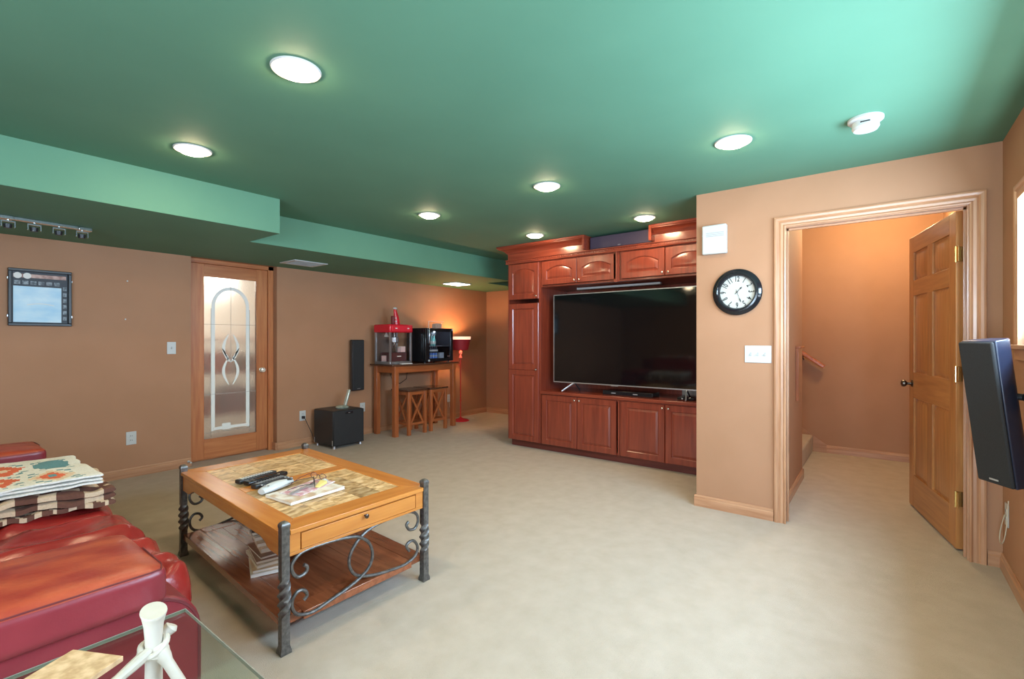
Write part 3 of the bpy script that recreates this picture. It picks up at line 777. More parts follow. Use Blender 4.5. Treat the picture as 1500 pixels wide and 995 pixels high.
# ------------------------------------------------------------------ slim wall speakers
def slim_speaker(label, loc, rot, arm=None):
    t = thing('wall_speaker', label, 'speaker', loc, 0, 'slim black wall speakers'); t.rotation_euler = rot
    prof = [(-.088, -.0), (-.080, .055), (-.045, .10), (.045, .10), (.080, .055), (.088, 0)]
    mb = MB(); mb.prism(prof, 0, .66, 'z'); mb.obj('enclosure', M['navygloss'] if arm else M['blackmat'], t, bevel=.006)
    B(-.086, .086, -.016, 0, .004, .656).obj('grille', M['black'], t, bevel=.008)
    B(-.022, .022, -.018, -.015, .022, .030).obj('badge', M['silver'], t, bevel=.001)
    return t
ls = slim_speaker('slim black speaker hung on the left wall above the subwoofer', (3.758, 5.392, .607), (0, 0, 0))
B(-.03, .03, .095, .107, .35, .45).obj('bracket', M['blackmat'], ls)
rs = slim_speaker('slim black speaker on an arm from the right wall, before the open door', (3.08, -.425, .61), (0, 0, 0), True)
rs.rotation_euler = (R(8), 0, R(214))
# arm from speaker's back to the wall
mb = MB(); mb.tube([(3.10, -.42, 1.02), (3.05, -.50, 1.015)], .015, 10); mb.box(3.01, 3.09, YR, YR + .012, .96, 1.07); mb.tube([(3.05, -.50, 1.015), (3.05, YR, 1.015)], .018, 10)
o = mb.obj('arm_tmp', M['blackmat']); 
bpy.context.view_layer.update()
o.name = 'mounting_arm'; o.parent = rs; o.matrix_parent_inverse = rs.matrix_world.inverted()
# thin wire looping at the outlet
pts = []
for i in range(24):
    a = i / 23
    pts.append((3.66 + .05 * math.sin(a * 2 * PI) - .1 * a, YR + .012 + .02 * math.sin(a * PI), .33 - .17 * math.sin(a * PI) + .1 * a * a))
mb = MB(); mb.tube(pts, .0025, 6); tag(mb.obj('speaker_wire', M['cablew']), 'thin beige wire hanging in a loop from the right wall outlet', 'cable')

# ------------------------------------------------------------------ subwoofer, phone, wires
sw = thing('subwoofer', 'black cube subwoofer on the carpet against the left wall', 'speaker', (3.155, 4.99, 0))
B(0, .41, .018, .43, .03, .44).obj('enclosure', M['blackmat'], sw, bevel=.018, seg=3)
B(.004, .406, 0, .02, .034, .436).obj('grille', M['black'], sw, bevel=.008)
B(.15, .25, -.003, 0, .395, .42).obj('logo_plate', M['blackgloss'], sw, bevel=.001)
B(.188, .212, -.005, -.003, .404, .411).obj('badge', M['silver'], sw)
for x in (.03, .38):
    for y in (.04, .39): MB().lathe([(.020, 0), (.016, .03)], cx=x, cy=y, seg=14).obj('foot', M['silver'], sw)
for y in (.02, .40): B(-.004, 0, y, y + .014, .04, .10).obj('corner_clip', M['silver'], sw)
ph = thing('cordless_phone', 'slim pale green cordless handset leaning on its round base on the subwoofer', 'telephone', (3.40, 5.20, .44))
MB().lathe([(.075, 0), (.080, .010), (.065, .026), (.03, .034), (.01, .035)], seg=28).obj('base', mottled('silver_green', (.30, .36, .30, 1), (.55, .60, .50, 1), 30, .25, 0, metal=.4), ph)
pg = plain('pale_green_silver', (.62, .68, .60, 1), .25, .4)
T = Matrix.Translation((.035, 0, .025)) @ Matrix.Rotation(R(18), 4, 'Y')
MB().box(-.012, .012, -.024, .024, 0, .20, T=T).obj('handset', pg, ph, bevel=.008, seg=3)
MB().box(.010, .016, -.02, .02, .02, .18, T=T).obj('handset_back', plain('dark_green_grey', (.05, .08, .07, 1), .3), ph, bevel=.003)
mb = MB(); mb.tube([(3.06, 5.49, .345), (3.06, 5.455, .34), (3.09, 5.44, .26), (3.14, 5.43, .14), (3.17, 5.44, .06)], .004, 6); mb.box(3.045, 3.075, 5.465, 5.492, .325, .355)
tag(mb.obj('power_cord', M['cableb']), 'black power cord from the outlet down behind the subwoofer', 'cable')
ds = MB().lathe([(.012, 0), (.012, .006), (.005, .008), (.005, .05), (.009, .052), (.009, .062)], seg=12, T=Matrix.Translation((1.86, YL - .014, .05)) @ TX).obj('door_stop', M['white']); tag(ds, 'small door stop on the baseboard left of the frosted glass door', 'door stop')

# ------------------------------------------------------------------ tall pub table with two stools
pt = thing('pub_table', 'tall reddish wooden table with bowed dark top against the left wall', 'table', (0, 0, 0))
X0, X1, Y0, Y1, ZT = 3.98, 5.20, 4.97, 5.45, .945
poly = [(X0, Y1), (X0, Y0)] + [(X0 + (X1 - X0) * i / 12, Y0 - .06 * math.sin(PI * i / 12)) for i in range(1, 12)] + [(X1, Y0), (X1, Y1)]
MB().prism(poly, ZT - .022, ZT, 'z').obj('tabletop', M['pub_dark'], pt, bevel=.004)
for x in (X0 + .045, X1 - .115):
    for y in (Y0 + .01, Y1 - .09): B(x, x + .062, y, y + .062, 0, ZT - .022).obj('leg', M['pub'], pt, bevel=.004)
pub_x = wood('reddish_brown_stain_x', (.32, .08, .025, 1), (.43, .13, .04, 1), 'x', .35, 3, .08, .2)
B(X0 + .107, X1 - .115, Y0 + .02, Y0 + .04, ZT - .112, ZT - .022).obj('apron', pub_x, pt)
B(X0 + .107, X1 - .115, Y1 - .05, Y1 - .03, ZT - .112, ZT - .022).obj('apron', pub_x, pt)
for x in (X0 + .055, X1 - .09): B(x, x + .02, Y0 + .07, Y1 - .09, ZT - .112, ZT - .022).obj('side_apron', M['pub'], pt)
def stool():
    t = thing('bar_stool', 'wooden stool with X-shaped sides tucked under the left half of the tall table', 'stool', (4.20, 5.0, 0), 0, 'stools under the tall table')
    w, d, h = .32, .34, .60
    B(-.012, w + .012, -.012, d + .012, h - .022, h).obj('seat', M['pub_dark'], t, bevel=.006)
    for x in (0, w - .042):
        for y in (0, d - .042): B(x, x + .042, y, y + .042, 0, h - .022).obj('leg', M['pub'], t, bevel=.003)
    for a in (('x', .008), ('x', d - .03)):
        y = a[1]
        B(.042, w - .042, y, y + .022, h - .07, h - .022).obj('seat_rail', pub_x, t)
        B(.042, w - .042, y, y + .022, .13, .16).obj('stretcher', pub_x, t)
    for x in (.008, w - .03):
        B(x, x + .022, .042, d - .042, h - .07, h - .022).obj('seat_rail', M['pub'], t)
        B(x, x + .022, .042, d - .042, .13, .16).obj('stretcher', M['pub'], t)
    zz0, zz1 = .16, h - .07
    for y, o in ((.012, 0), (.020, 1), (d - .028, 0), (d - .020, 1)):
        q = [(.042, zz0), (.042 + .03, zz0), (w - .042, zz1), (w - .072, zz1)]
        if o: q = [(w - a_, b_) for a_, b_ in q]
        MB().prism(q, y, y + .008, 'y').obj('cross_brace', M['pub'], t)
    for x, o in ((.012, 0), (.020, 1), (w - .028, 0), (w - .020, 1)):
        q = [(.042, zz0), (.042 + .03, zz0), (d - .042, zz1), (d - .072, zz1)]
        if o: q = [(d - a_, b_) for a_, b_ in q]
        MB().prism(q, x, x + .008, 'x').obj('cross_brace', M['pub'], t)
    return t
s1 = stool(); s1.location = (4.21, 4.93, 0)
dup(s1, (4.60, 4.93, 0), 0, 'wooden stool with X-shaped sides tucked under the right half of the tall table')

# popcorn machine
pm = thing('popcorn_machine', 'red topped popcorn machine with glass sides on the tall table', 'popcorn machine', (3.985, 5.03, ZT))
PWx, PD, PHt = .365, .32, .53
B(0, PWx, 0, PD, .0, .035).obj('base', M['silver'], pm, bevel=.003)
for x in (0, PWx - .022):
    for y in (0, PD - .022): B(x, x + .022, y, y + .022, .035, .42).obj('corner_post', M['silver'], pm)
B(.022, PWx - .022, .008, .012, .035, .42).obj('front_glass', M['clear'], pm)
B(.008, .012, .022, PD - .022, .035, .42).obj('side_glass', M['clear'], pm)
B(PWx - .012, PWx - .008, .022, PD - .022, .035, .42).obj('side_glass', M['clear'], pm)
B(.022, PWx - .022, PD - .012, PD - .008, .035, .42).obj('back_panel', plain('dark_brown_panel', (.16, .11, .09, 1), .4), pm)
B(-.012, PWx + .012, -.012, PD + .012, .415, .525).obj('top_hood', M['red'], pm, bevel=.02, seg=3)
B(.02, PWx - .02, -.016, -.011, .435, .505).obj('hood_panel', plain('bright_red_panel', (.75, .03, .05, 1), .3), pm, bevel=.002)
for x in (.09, .29): B(x - .015, x + .015, -.018, -.015, .465, .478).obj('hood_mark', M['paper'], pm, bevel=.002)
MB().lathe([(.045, .28), (.062, .29), (.064, .35), (.06, .355)], cx=.20, cy=.17, seg=20).obj('kettle', M['silver'], pm)
mb = MB(); mb.cyl((.15, .10, .42), (.15, .10, .26), .006, 8).tube([(.15, .10, .26), (.10, .05, .23), (.05, .03, .215)], .006, 8).tube([(.15, .10, .26), (.20, .09, .22), (.30, .09, .225)], .004, 8).obj('kettle_arm', M['chrome'], pm)
B(.05, PWx - .04, .06, PD - .06, .035, .155).obj('warming_tray', plain('dark_maroon_tray', (.10, .035, .035, 1), .35), pm, bevel=.004)
B(.16, .23, .057, .06, .095, .107).obj('tray_mark', M['paper'], pm)
def carton(x, y, z, lb, rz=0):
    t = thing('popcorn_carton', lb, 'carton', (x, y, z), rz, 'striped cartons in the popcorn machine')
    pk = plain('pink_card', (.75, .30, .32, 1), .6) if 'pink_card' not in bpy.data.materials else bpy.data.materials['pink_card']
    B(-.04, .04, -.03, .03, 0, .075).obj('box', M['paper'], t)
    for i in range(4): B(-.042, .042, -.032, .032, .006 + i * .018, .014 + i * .018).obj('stripe', pk, t)
    return t
carton(4.045, 5.20, ZT + .036, 'pink striped carton low at the left side inside the popcorn machine', R(10))
carton(4.255, 5.13, ZT + .156, 'pink topped white carton on the dark tray inside the popcorn machine', R(5))
o = MB().lathe([(.008, 0), (.012, .01), (.030, .05), (.026, .055)], seg=12, T=Matrix.Rotation(PI, 4, 'X')).obj('hanging_cup', M['white'], None, loc=(4.03, 5.16, ZT + .414)); tag(o, 'small white cup hanging at the upper left inside the popcorn machine', 'cup')
# red ornament on its top
orn = thing('red_ornament', 'tall tapering red ornament with a white ball on the popcorn machine', 'ornament', (4.19, 5.16, ZT + .525))
mb = MB(); mb.loops([[(.0 + dx + r * math.cos(a * PI / 8), r * .8 * math.sin(a * PI / 8), z) for a in range(16)] for r, z, dx in ((.046, 0, .01), (.044, .05, .008), (.036, .11, 0), (.026, .16, -.012), (.024, .19, -.018), (.018, .205, -.02))])
mb.obj('body', M['red'], orn)
MB().lathe([(.008, .198), (.022, .205), (.028, .216), (.022, .228), (.008, .234)], cx=-.018, seg=16).obj('ball', M['white'], orn)
B(-.075, -.035, -.025, .025, 0, .115).obj('side_block', plain('dark_red_block', (.20, .03, .03, 1), .5), orn, bevel=.01)
for z in (.04, .085): MB().lathe([(.004, -.008), (.011, -.003), (.011, .003), (.004, .008)], cx=-.035, cy=-.036, seg=10, T=Matrix.Translation((0, 0, z))).obj('bell', M['paper'], orn)
# napkin strip under the machine's front
o = B(0, .18, -.02, .03, 0, .012).obj('folded_napkin', M['paper'], None, loc=(4.12, 4.975, ZT), bevel=.003); tag(o, 'folded white napkin at the front edge of the tall table', 'napkin')

# mini fridge
fg = thing('mini_fridge', 'black glass-door mini fridge on the tall table right of the popcorn machine', 'mini fridge', (4.57, 5.0, ZT))
FW, FD, FH = .54, .40, .485
mb = MB(); th = .03
mb.box(0, th, .04, FD, .015, FH).box(FW - th, FW, .04, FD, .015, FH).box(th, FW - th, .04, FD, .015, .05).box(th, FW - th, .04, FD, FH - .035, FH).box(th, FW - th, FD - .02, FD, .05, FH - .035)
mb.obj('cabinet', M['blackgloss'], fg, bevel=.003)
mb = MB(); mb.box(0, .075, 0, .036, .015, FH).box(FW - .05, FW, 0, .036, .015, FH).box(.075, FW - .05, 0, .036, .015, .06).box(.075, FW - .05, 0, .036, FH - .05, FH)
dr_ = mb.obj('door', M['blackgloss'], fg, bevel=.006)
B(.075, FW - .05, .010, .016, .06, FH - .05).obj('glass', M['smoke'], dr_)
B(.055, .068, -.02, -.004, .27, FH - .01).obj('handle', M['chrome'], dr_, bevel=.004)
for x, z in ((.06, .03), (FW - .02, FH - .02)): MB().lathe([(.014, 0), (.016, .006), (.01, .012)], seg=14, T=Matrix.Translation((x, 0, z)) @ TX).obj('corner_cap', M['white'], dr_)
B(.42, .47, -.001, 0, .078, .09).obj('badge', M['silver'], dr_)
for x in (.03, FW - .05):
    for y in (.05, FD - .05): MB().lathe([(.012, 0), (.012, .016)], cx=x, cy=y, seg=10).obj('foot', M['blackmat'], fg)
B(.03, FW - .03, .06, FD - .03, .226, .232).obj('shelf', M['silver'], fg)
fl_ = bulb('fridge_light', (4.82, 5.10, ZT + .42), .5, (.7, .85, 1), .02); fl_.data.energy = 5
bots = []
cols = [plain('green_glass', (.25, .55, .50, 1), .15), plain('dark_bottle', (.06, .07, .09, 1), .15), plain('blue_can', (.12, .28, .75, 1), .3)]
k = 0
for i in range(4):
    b_ = thing('bottle', 'small bottle on the shelf inside the mini fridge', 'bottle', (4.675 + i * .046, 5.12, ZT + .232 - .1 * 0), 0, 'bottles inside the mini fridge')
for i in range(2):
    pass
for o in [o for o in C.objects if o.name.startswith('bottle') and o.type == 'EMPTY']: bpy.data.objects.remove(o)
def bottle(x, y, z, h, mat, lb, grp='bottles on the upper rack of the mini fridge'):
    t = thing('bottle', lb, 'bottle', (x, y, z), 0, grp)
    MB().lathe([(.018, 0), (.020, .01), (.020, h * .55), (.009, h * .75), (.008, h)], seg=14).obj('body', mat, t)
    MB().lathe([(.0205, h * .2), (.0205, h * .48)], seg=14).obj('wrapper', M['paper'], t)
    MB().lathe([(.0095, h * .95), (.0095, h * 1.03)], seg=12).obj('cap', M['white'], t)
    return t
for i in range(2): bottle(4.765 + i * .055, 5.09, ZT + .232, .15, cols[0], ['left', 'right'][i] + ' green bottle on the upper rack of the mini fridge')
B(.14, .36, .07, .18, .135, .139).obj('door_rack', M['silver'], fg)
for i in range(4):
    t = bottle(4.745 + i * .038, 5.09, ZT + .139, .085, cols[1], ['first', 'second', 'third', 'fourth'][i] + ' white capped dark bottle from the left on the middle rack of the fridge', 'dark bottles on the middle rack of the mini fridge')
for i in range(3):
    t = thing('soda_can', ['left', 'middle', 'right'][i] + ' blue can at the bottom of the mini fridge', 'can', (4.75 + i * .05, 5.09, ZT + .052), 0, 'blue cans at the bottom of the mini fridge')
    MB().lathe([(.018, 0), (.021, .004), (.021, .072), (.016, .08)], seg=16).obj('body', cols[2], t)
    MB().lathe([(.0214, .028), (.0214, .05)], seg=16).obj('band', M['white'], t)
o = B(0, .08, 0, .05, 0, .085).obj('snack_box', plain('grey_white_card', (.62, .62, .66, 1), .5), None, loc=(4.93, 5.09, ZT + .052), bevel=.003); tag(o, 'pale grey box at the lower right inside the mini fridge', 'box')
# clear acrylic holder on top of the fridge
ah = thing('acrylic_holder', 'clear open holder with pinkish card edges on top of the mini fridge', 'holder', (4.70, 5.08, ZT + FH))
mb = MB(); mb.box(0, .30, 0, .004, 0, .10).box(0, .30, .12, .124, 0, .10).box(0, .004, .004, .12, 0, .10).box(.296, .30, .004, .12, 0, .10).box(.004, .296, .004, .12, 0, .004)
mb.obj('walls', M['clear'], ah)
mb = MB(); mb.box(0, .30, -.001, .005, .097, .102).box(-.001, .006, -.002, .005, 0, .10)
mb.obj('edge', plain('acrylic_edge', (.75, .70, .66, 1), .2), ah)
for i in range(5):
    o = B(0, .018, .02, .10, 0, .06 + .006 * (i % 3)).obj('packet', plain('packet_tan', (.66, .45, .36, 1), .6) if i == 0 else bpy.data.materials['packet_tan'], None, loc=(4.86 + i * .024, 5.08, ZT + FH + .004)); tag(o, ['first', 'second', 'third', 'fourth', 'fifth'][i] + ' tan packet from the left in the clear holder on the fridge', 'packet', 'packets in the clear holder')

# fridge cable hanging below the table
mb = MB(); mb.tube([(4.30, 5.46, .93), (4.32, 5.46, .80), (4.38, 5.46, .68), (4.5, 5.46, .64), (4.62, 5.46, .70), (4.64, 5.46, .85), (4.64, 5.46, .93)], .004, 6)
tag(mb.obj('appliance_cord', M['cableb']), 'black cord hanging in a loop behind the tall table', 'cable')

# floor lamp in the corner
lp = thing('floor_lamp', 'red floor lamp with a red drum shade in the corner by the table', 'lamp', (5.50, 5.22, 0))
MB().lathe([(.135, 0), (.135, .008), (.11, .020), (.045, .036), (.018, .05), (.012, .06)], seg=32).obj('base', M['red'], lp)
MB().lathe([(.010, .055), (.010, .30), (.017, .305), (.017, .325), (.010, .33), (.010, .98)], seg=14).obj('pole', M['redlamp'], lp)
MB().lathe([(.010, .98), (.030, .985), (.014, 1.01), (.012, 1.04), (.026, 1.05), (.028, 1.08), (.014, 1.09), (.01, 1.12)], seg=16).obj('finial', plain('cream_turning', (.75, .45, .3, 1), .4), lp)
MB().lathe([(.118, 1.105), (.155, 1.27)], seg=36, cap=False).obj('lamp_shade', M['shade'], lp)
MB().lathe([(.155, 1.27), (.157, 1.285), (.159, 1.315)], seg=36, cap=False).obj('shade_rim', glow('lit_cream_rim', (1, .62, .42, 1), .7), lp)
mb = MB(); mb.lathe([(.012, 1.12), (.03, 1.15), (.032, 1.18), (.01, 1.21)], seg=16).obj('bulb', glow('warm_bulb', (1, .6, .28, 1), 6), lp)
bulb('floor_lamp_light', (5.50, 5.22, 1.25), 17, (1, .58, .24), .03)
mb = MB(); mb.tube([(5.52, 5.25, .012), (5.62, 5.22, .006), (5.75, 5.16, .006), (5.82, 5.24, .006), (5.74, 5.36, .006), (5.6, 5.46, .006), (5.52, 5.48, .2), (5.516, 5.49, .31)], .003, 6)
tag(mb.obj('lamp_cord', M['cablew']), 'thin lamp cord lying in a loop on the carpet in the corner', 'cable')

# ------------------------------------------------------------------ coffee table
LX, LY = .99, 1.92
TLx, TLy = .752, 1.34
def shear(p): return Vector((p.x + .066 * p.y, p.y - .004 * p.x, p.z))
tb = thing('coffee_table', 'square-legged iron and honey wood coffee table with stone inlay', 'coffee table', (LX, LY, 0))
def ctw(mat, name, parent=None, **k):
    pass
# legs: square iron bars, twisted in the middle
def iron_leg(cx, cy):
    L = []; hs = .0165
    zs = [(0, 1.35), (.012, 1.35), (.03, 1.05), (.15, 1.0)] + [(.15 + .15 * i / 24, 1.0 + .18 * math.sin(PI * i / 24)) for i in range(1, 24)] + [(.30, 1.0), (.505, 1.0), (.512, 1.12), (.520, 1.12), (.527, .9), (.533, .5)]
    for z, k in zs:
        tw = 0 if z <= .15 else (2 * PI * min(1, (z - .15) / .15))
        ring = []
        for (a, b_) in ((-1, -1), (0, -.94), (1, -1), (.94, 0), (1, 1), (0, .94), (-1, 1), (-.94, 0)):
            x = a * hs * k; y = b_ * hs * k
            ring.append((cx + x * math.cos(tw) - y * math.sin(tw), cy + x * math.sin(tw) + y * math.cos(tw), z))
        L.append(ring)
    return MB(shear).loops(L)
for cx in (0, TLx):
    for cy in (0, TLy): iron_leg(cx, cy).obj('leg', M['iron'], tb, smooth=50)
# aprons : long ones have shaped lower edge
def apron_poly(n0, n1):
    w = n1 - n0
    return [(n0, .385), (n0 + .10, .385), (n0 + .13, .392), (n0 + .15, .405), (n0 + .20, .418), (n1 - .20, .418), (n1 - .15, .405), (n1 - .13, .392), (n1 - .10, .385), (n1, .385), (n1, .487), (n0, .487)]
for cx in (-.008, TLx - .012): MB(shear).prism(apron_poly(.018, TLy - .018), cx, cx + .020, 'x').obj('side_apron', M['honey'], tb, bevel=.002)
for cy, front in ((-.010, True), (TLy - .010, False)):
    mb = MB(shear)
    mb.prism([(.018, .385), (TLx - .018, .385), (TLx - .018, .487), (.018, .487)], cy, cy + .02, 'y') if not front else mb.box(.018, TLx - .018, cy, cy + .02, .385, .398).box(.018, .065, cy, cy + .02, .398, .487).box(TLx - .065, TLx - .018, cy, cy + .02, .398, .487).box(.065, TLx - .065, cy, cy + .02, .470, .487)
    mb.obj('end_apron', M['honey_x'], tb, bevel=.0015)
dw = MB(shear).box(.069, TLx - .069, -.011, .016, .4, .4665).obj('drawer', M['honey_x'], tb, bevel=.0015)
B(.066, TLx - .066, .008, .012, .398, .470, T=shear).obj('drawer_gap', M['iron_dark'], tb)
MB(shear).lathe([(.004, .01), (.005, .022), (.010, .026), (.010, .034), (.004, .037)], seg=12, T=Matrix.Translation((TLx / 2, 0, .452)) @ TX).obj('knob', M['bronze'], dw)
# top frame: four mitred boards and a middle rail, corners notched for the posts
x0, x1, y0, y1 = -.018, TLx + .018, -.018, TLy + .018
fw = .105
zt0, zt1 = .475, .495
ix0, ix1, iy0, iy1 = x0 + fw, x1 - fw, y0 + fw + .02, y1 - fw - .02
c = .037
MB(shear).prism([(x0, y0 + c), (x0 + c, y0 + c), (ix0, iy0), (ix0, iy1), (x0 + c, y1 - c), (x0, y1 - c)], zt0, zt1, 'z').obj('top_board', M['honey'], tb, bevel=.0025)
MB(shear).prism([(x1, y0 + c), (x1, y1 - c), (x1 - c, y1 - c), (ix1, iy1), (ix1, iy0), (x1 - c, y0 + c)], zt0, zt1, 'z').obj('top_board', M['honey'], tb, bevel=.0025)
MB(shear).prism([(x0 + c, y0), (x1 - c, y0), (x1 - c, y0 + c), (ix1, iy0), (ix0, iy0), (x0 + c, y0 + c)], zt0, zt1, 'z').obj('top_board', M['honey_x'], tb, bevel=.0025)
MB(shear).prism([(x0 + c, y1), (x0 + c, y1 - c), (ix0, iy1), (ix1, iy1), (x1 - c, y1 - c), (x1 - c, y1)], zt0, zt1, 'z').obj('top_board', M['honey_x'], tb, bevel=.0025)
ym = (iy0 + iy1) / 2 + .02
MB(shear).box(ix0, ix1, ym - .045, ym + .045, zt0, zt1).obj('middle_rail', M['honey_x'], tb, bevel=.002)
MB(shear).box(ix0, ix1, iy0, iy1, zt0 - .008, zt0 - .001).obj('underlay', M['iron_dark'], tb)
for (a, b_) in ((iy0, ym - .045), (ym + .045, iy1)):
    nx, ny = 5, 4
    for i in range(nx):
        for j in range(ny):
            u0 = ix0 + (ix1 - ix0) * i / nx; u1 = ix0 + (ix1 - ix0) * (i + 1) / nx; v0 = a + (b_ - a) * j / ny; v1 = a + (b_ - a) * (j + 1) / ny
            MB(shear).box(u0 + .0011, u1 - .0011, v0 + .0011, v1 - .0011, zt0, zt1 - .003 + random.uniform(-.0004, .0004)).obj('stone_tile', M['slate'], tb)
# lower shelf
sx0, sx1, sy0, sy1 = -.005, TLx + .005, .0, TLy - .0
for (a, b_, cc, d) in ((sx0, sx0 + .09, sy0 + .02, sy1 - .02), (sx1 - .09, sx1, sy0 + .02, sy1 - .02)): MB(shear).box(a, b_, cc, d, .095, .130).obj('shelf_rail', M['shelf'], tb, bevel=.003)
for (cc, d) in ((sy0, sy0 + .09), (sy1 - .09, sy1)): MB(shear).box(sx0 + .09, sx1 - .09, cc, d, .095, .130).obj('shelf_end', M['shelf'], tb, bevel=.003)
npl = 6
for i in range(npl):
    a = sx0 + .09 + (sx1 - sx0 - .18) * i / npl; b_ = sx0 + .09 + (sx1 - sx0 - .18) * (i + 1) / npl
    MB(shear).box(a + .0004, b_ - .0004, sy0 + .09, sy1 - .09, .100, .1285).obj('shelf_board', M['shelf'], tb, bevel=.001)
# iron scrolls at both ends
SA = [(1.066, 0.328), (1.081, 0.314), (1.074, 0.293), (1.041, 0.287), (1.018, 0.314), (1.016, 0.350), (1.049, 0.380), (1.108, 0.388), (1.199, 0.384), (1.275, 0.374), (1.336, 0.356), (1.388, 0.312), (1.408, 0.254), (1.393, 0.204), (1.346, 0.170), (1.275, 0.146), (1.189, 0.128), (1.108, 0.114), (1.049, 0.127), (1.021, 0.155), (1.016, 0.197), (1.037, 0.226), (1.066, 0.222), (1.081, 0.197), (1.066, 0.180)]
SB = [(2.722 - x + .002, z) for x, z in SA]
SB = [(1.632, 0.336), (1.619, 0.323), (1.638, 0.294), (1.676, 0.290), (1.697, 0.325), (1.680, 0.366), (1.619, 0.388), (1.511, 0.388), (1.41, 0.376), (1.346, 0.349), (1.3, 0.302), (1.286, 0.253), (1.305, 0.202), (1.346, 0.17), (1.421, 0.146), (1.511, 0.132), (1.607, 0.126), (1.676, 0.146), (1.693, 0.185), (1.67, 0.225), (1.638, 0.231), (1.619, 0.215), (1.638, 0.184)]
def catmull(P, n=5):
    out = []
    for i in range(len(P) - 1):
        p0, p1, p2, p3 = P[max(i - 1, 0)], P[i], P[i + 1], P[min(i + 2, len(P) - 1)]
        for k in range(n):
            t = k / n
            out.append(tuple(.5 * ((2 * p1[d]) + (-p0[d] + p2[d]) * t + (2 * p0[d] - 5 * p1[d] + 4 * p2[d] - p3[d]) * t * t + (-p0[d] + 3 * p1[d] - 3 * p2[d] + p3[d]) * t ** 3) for d in range(2)))
    out.append(P[-1]); return out
for yy in (.0, TLy):
    for k, P_ in enumerate((SA, SB)):
        pts = [(x - LX + .006, yy + (.004 if k else -.004), z) for x, z in catmull(P_)]
        MB(shear).tube(pts, .0075, 8, up=(0, 1, 0)).obj('scroll', M['iron'], tb)

# things on the coffee table
def at_table(dx, dy): return (LX + dx, LY + dy)
ZTT = .4955
def remote(label, a, b_, w, h, mat, nbtn=9, btnmat='white_d', round_=False, z=ZTT):
    a = Vector(a); b_ = Vector(b_); L = (b_ - a).length; rz = math.atan2(b_.y - a.y, b_.x - a.x)
    t = thing('remote_control', label, 'remote control', (a.x, a.y, z), rz, 'remote controls on the coffee table')
    if round_:
        ls_ = []
        for i in range(13):
            u = i / 12; ww = w / 2 * (math.sin(PI * min(1, max(.04, u * .94 + .03))) ** .35) * (1.15 - .5 * u); hh = h * (.55 + .45 * math.sin(PI * (u * .8 + .1)))
            ls_.append([(L * u, ww * math.cos(k * PI / 6), hh / 2 + hh / 2 * math.sin(k * PI / 6)) for k in range(12)])
        MB().loops(ls_).obj('shell', mat, t)
    else:
        B(0, L, -w / 2, w / 2, 0, h).obj('shell', mat, t, bevel=min(w, h) * .3, seg=3)
    mb = MB()
    for i in range(nbtn):
        x = L * (.12 + .76 * i / (nbtn - 1))
        for y in (-w * .25, 0, w * .25): mb.box(x - .0028, x + .0028, y - w * .06, y + w * .06, h * .9, h + .0018)
    o = mb.obj('buttons', M[btnmat], t); o['kind'] = 'stuff'
    return t
remote('black remote with pale buttons, farthest of the row on the coffee table', (1.155, 2.735), (1.375, 2.775), .045, .022, M['blackmat'], 12, 'paper')
remote('long dark grey remote, second of the row on the coffee table', (1.17, 2.668), (1.405, 2.712), .050, .022, M['blackgloss'], 8, 'blackmat')
remote('black remote with grey buttons, third of the row on the coffee table', (1.165, 2.575), (1.355, 2.612), .045, .025, M['blackmat'], 10, 'white_d')
w_ = remote('bulky white and dark handset, nearest of the row on the coffee table', (1.15, 2.455), (1.34, 2.515), .085, .040, plain('pale_white_plastic', (.62, .67, .70, 1), .3), 2, 'white_d', True)
MB().box(.10, .19, -.018, .018, .026, .034).obj('dark_keypad', M['blackmat'], w_, bevel=.004)
# magazines on the table
def flat_book(name, label, c, w, d, h, rz, cover, cat='magazine', group=None, z=ZTT, page=True):
    t = thing(name, label, cat, (c[0], c[1], z), rz, group)
    B(-w / 2 + .002, w / 2 - .002, -d / 2 + .002, d / 2 - .001, .0012, h - .0012).obj('pages', M['paper'], t)
    mb = MB(); mb.box(-w / 2, w / 2, -d / 2, d / 2, 0, .0012).box(-w / 2, w / 2, -d / 2, d / 2, h - .0012, h).box(-w / 2, w / 2, d / 2 - .001, d / 2, .0012, h - .0012)
    mb.obj('cover', cover, t)
    return t
cov = lambda n, a, b_, s=18: mottled(n, a, b_, s, .35, 0, 0, (1, 1, 1), 3, (.4, .6))
mag1 = flat_book('magazine', 'thick pale magazine lying under the glasses on the coffee table', (1.300, 2.30), .30, .215, .014, R(4), cov('pale_print', (.60, .42, .28, 1), (.80, .76, .70, 1)))
mag2 = flat_book('magazine', 'smaller pink and white leaflet on top of the pale magazine', (1.33, 2.335), .25, .13, .004, R(18), cov('pink_print', (.62, .30, .36, 1), (.82, .78, .80, 1), 26), z=ZTT + .0145)
def glasses(label, loc, rz, mat, sc=1.0, fold=.0):
    t = thing('eyeglasses', label, 'eyeglasses', loc, rz)
    for sx in (-1, 1):
        mb = MB(); mb.tube([(sx * .034 + .024 * sc * math.cos(a * PI / 8), 0, .020 + .017 * sc * math.sin(a * PI / 8)) for a in range(17)], .0017, 6); mb.obj('rim', mat, t)
        MB().tube([(sx * .062, 0, .026), (sx * .066, .01, .026), (sx * .06, .07, .022), (sx * .055, .125, .006)], .0017, 6).obj('temple', mat, t)
        MB().lathe([(.021, -.0004), (.021, .0004)], seg=16, T=Matrix.Translation((sx * .034, 0, .020)) @ TX).obj('lens', M['clear'], t)
    MB().tube([(-.012, 0, .024), (0, -.002, .029), (.012, 0, .024)], .0017, 6).obj('bridge', mat, t)
    return t
glasses('brown rimmed reading glasses standing open at the right end of the magazine', (1.425, 2.40, ZTT + .0195), R(100), plain('tortoise', (.12, .035, .04, 1), .25))
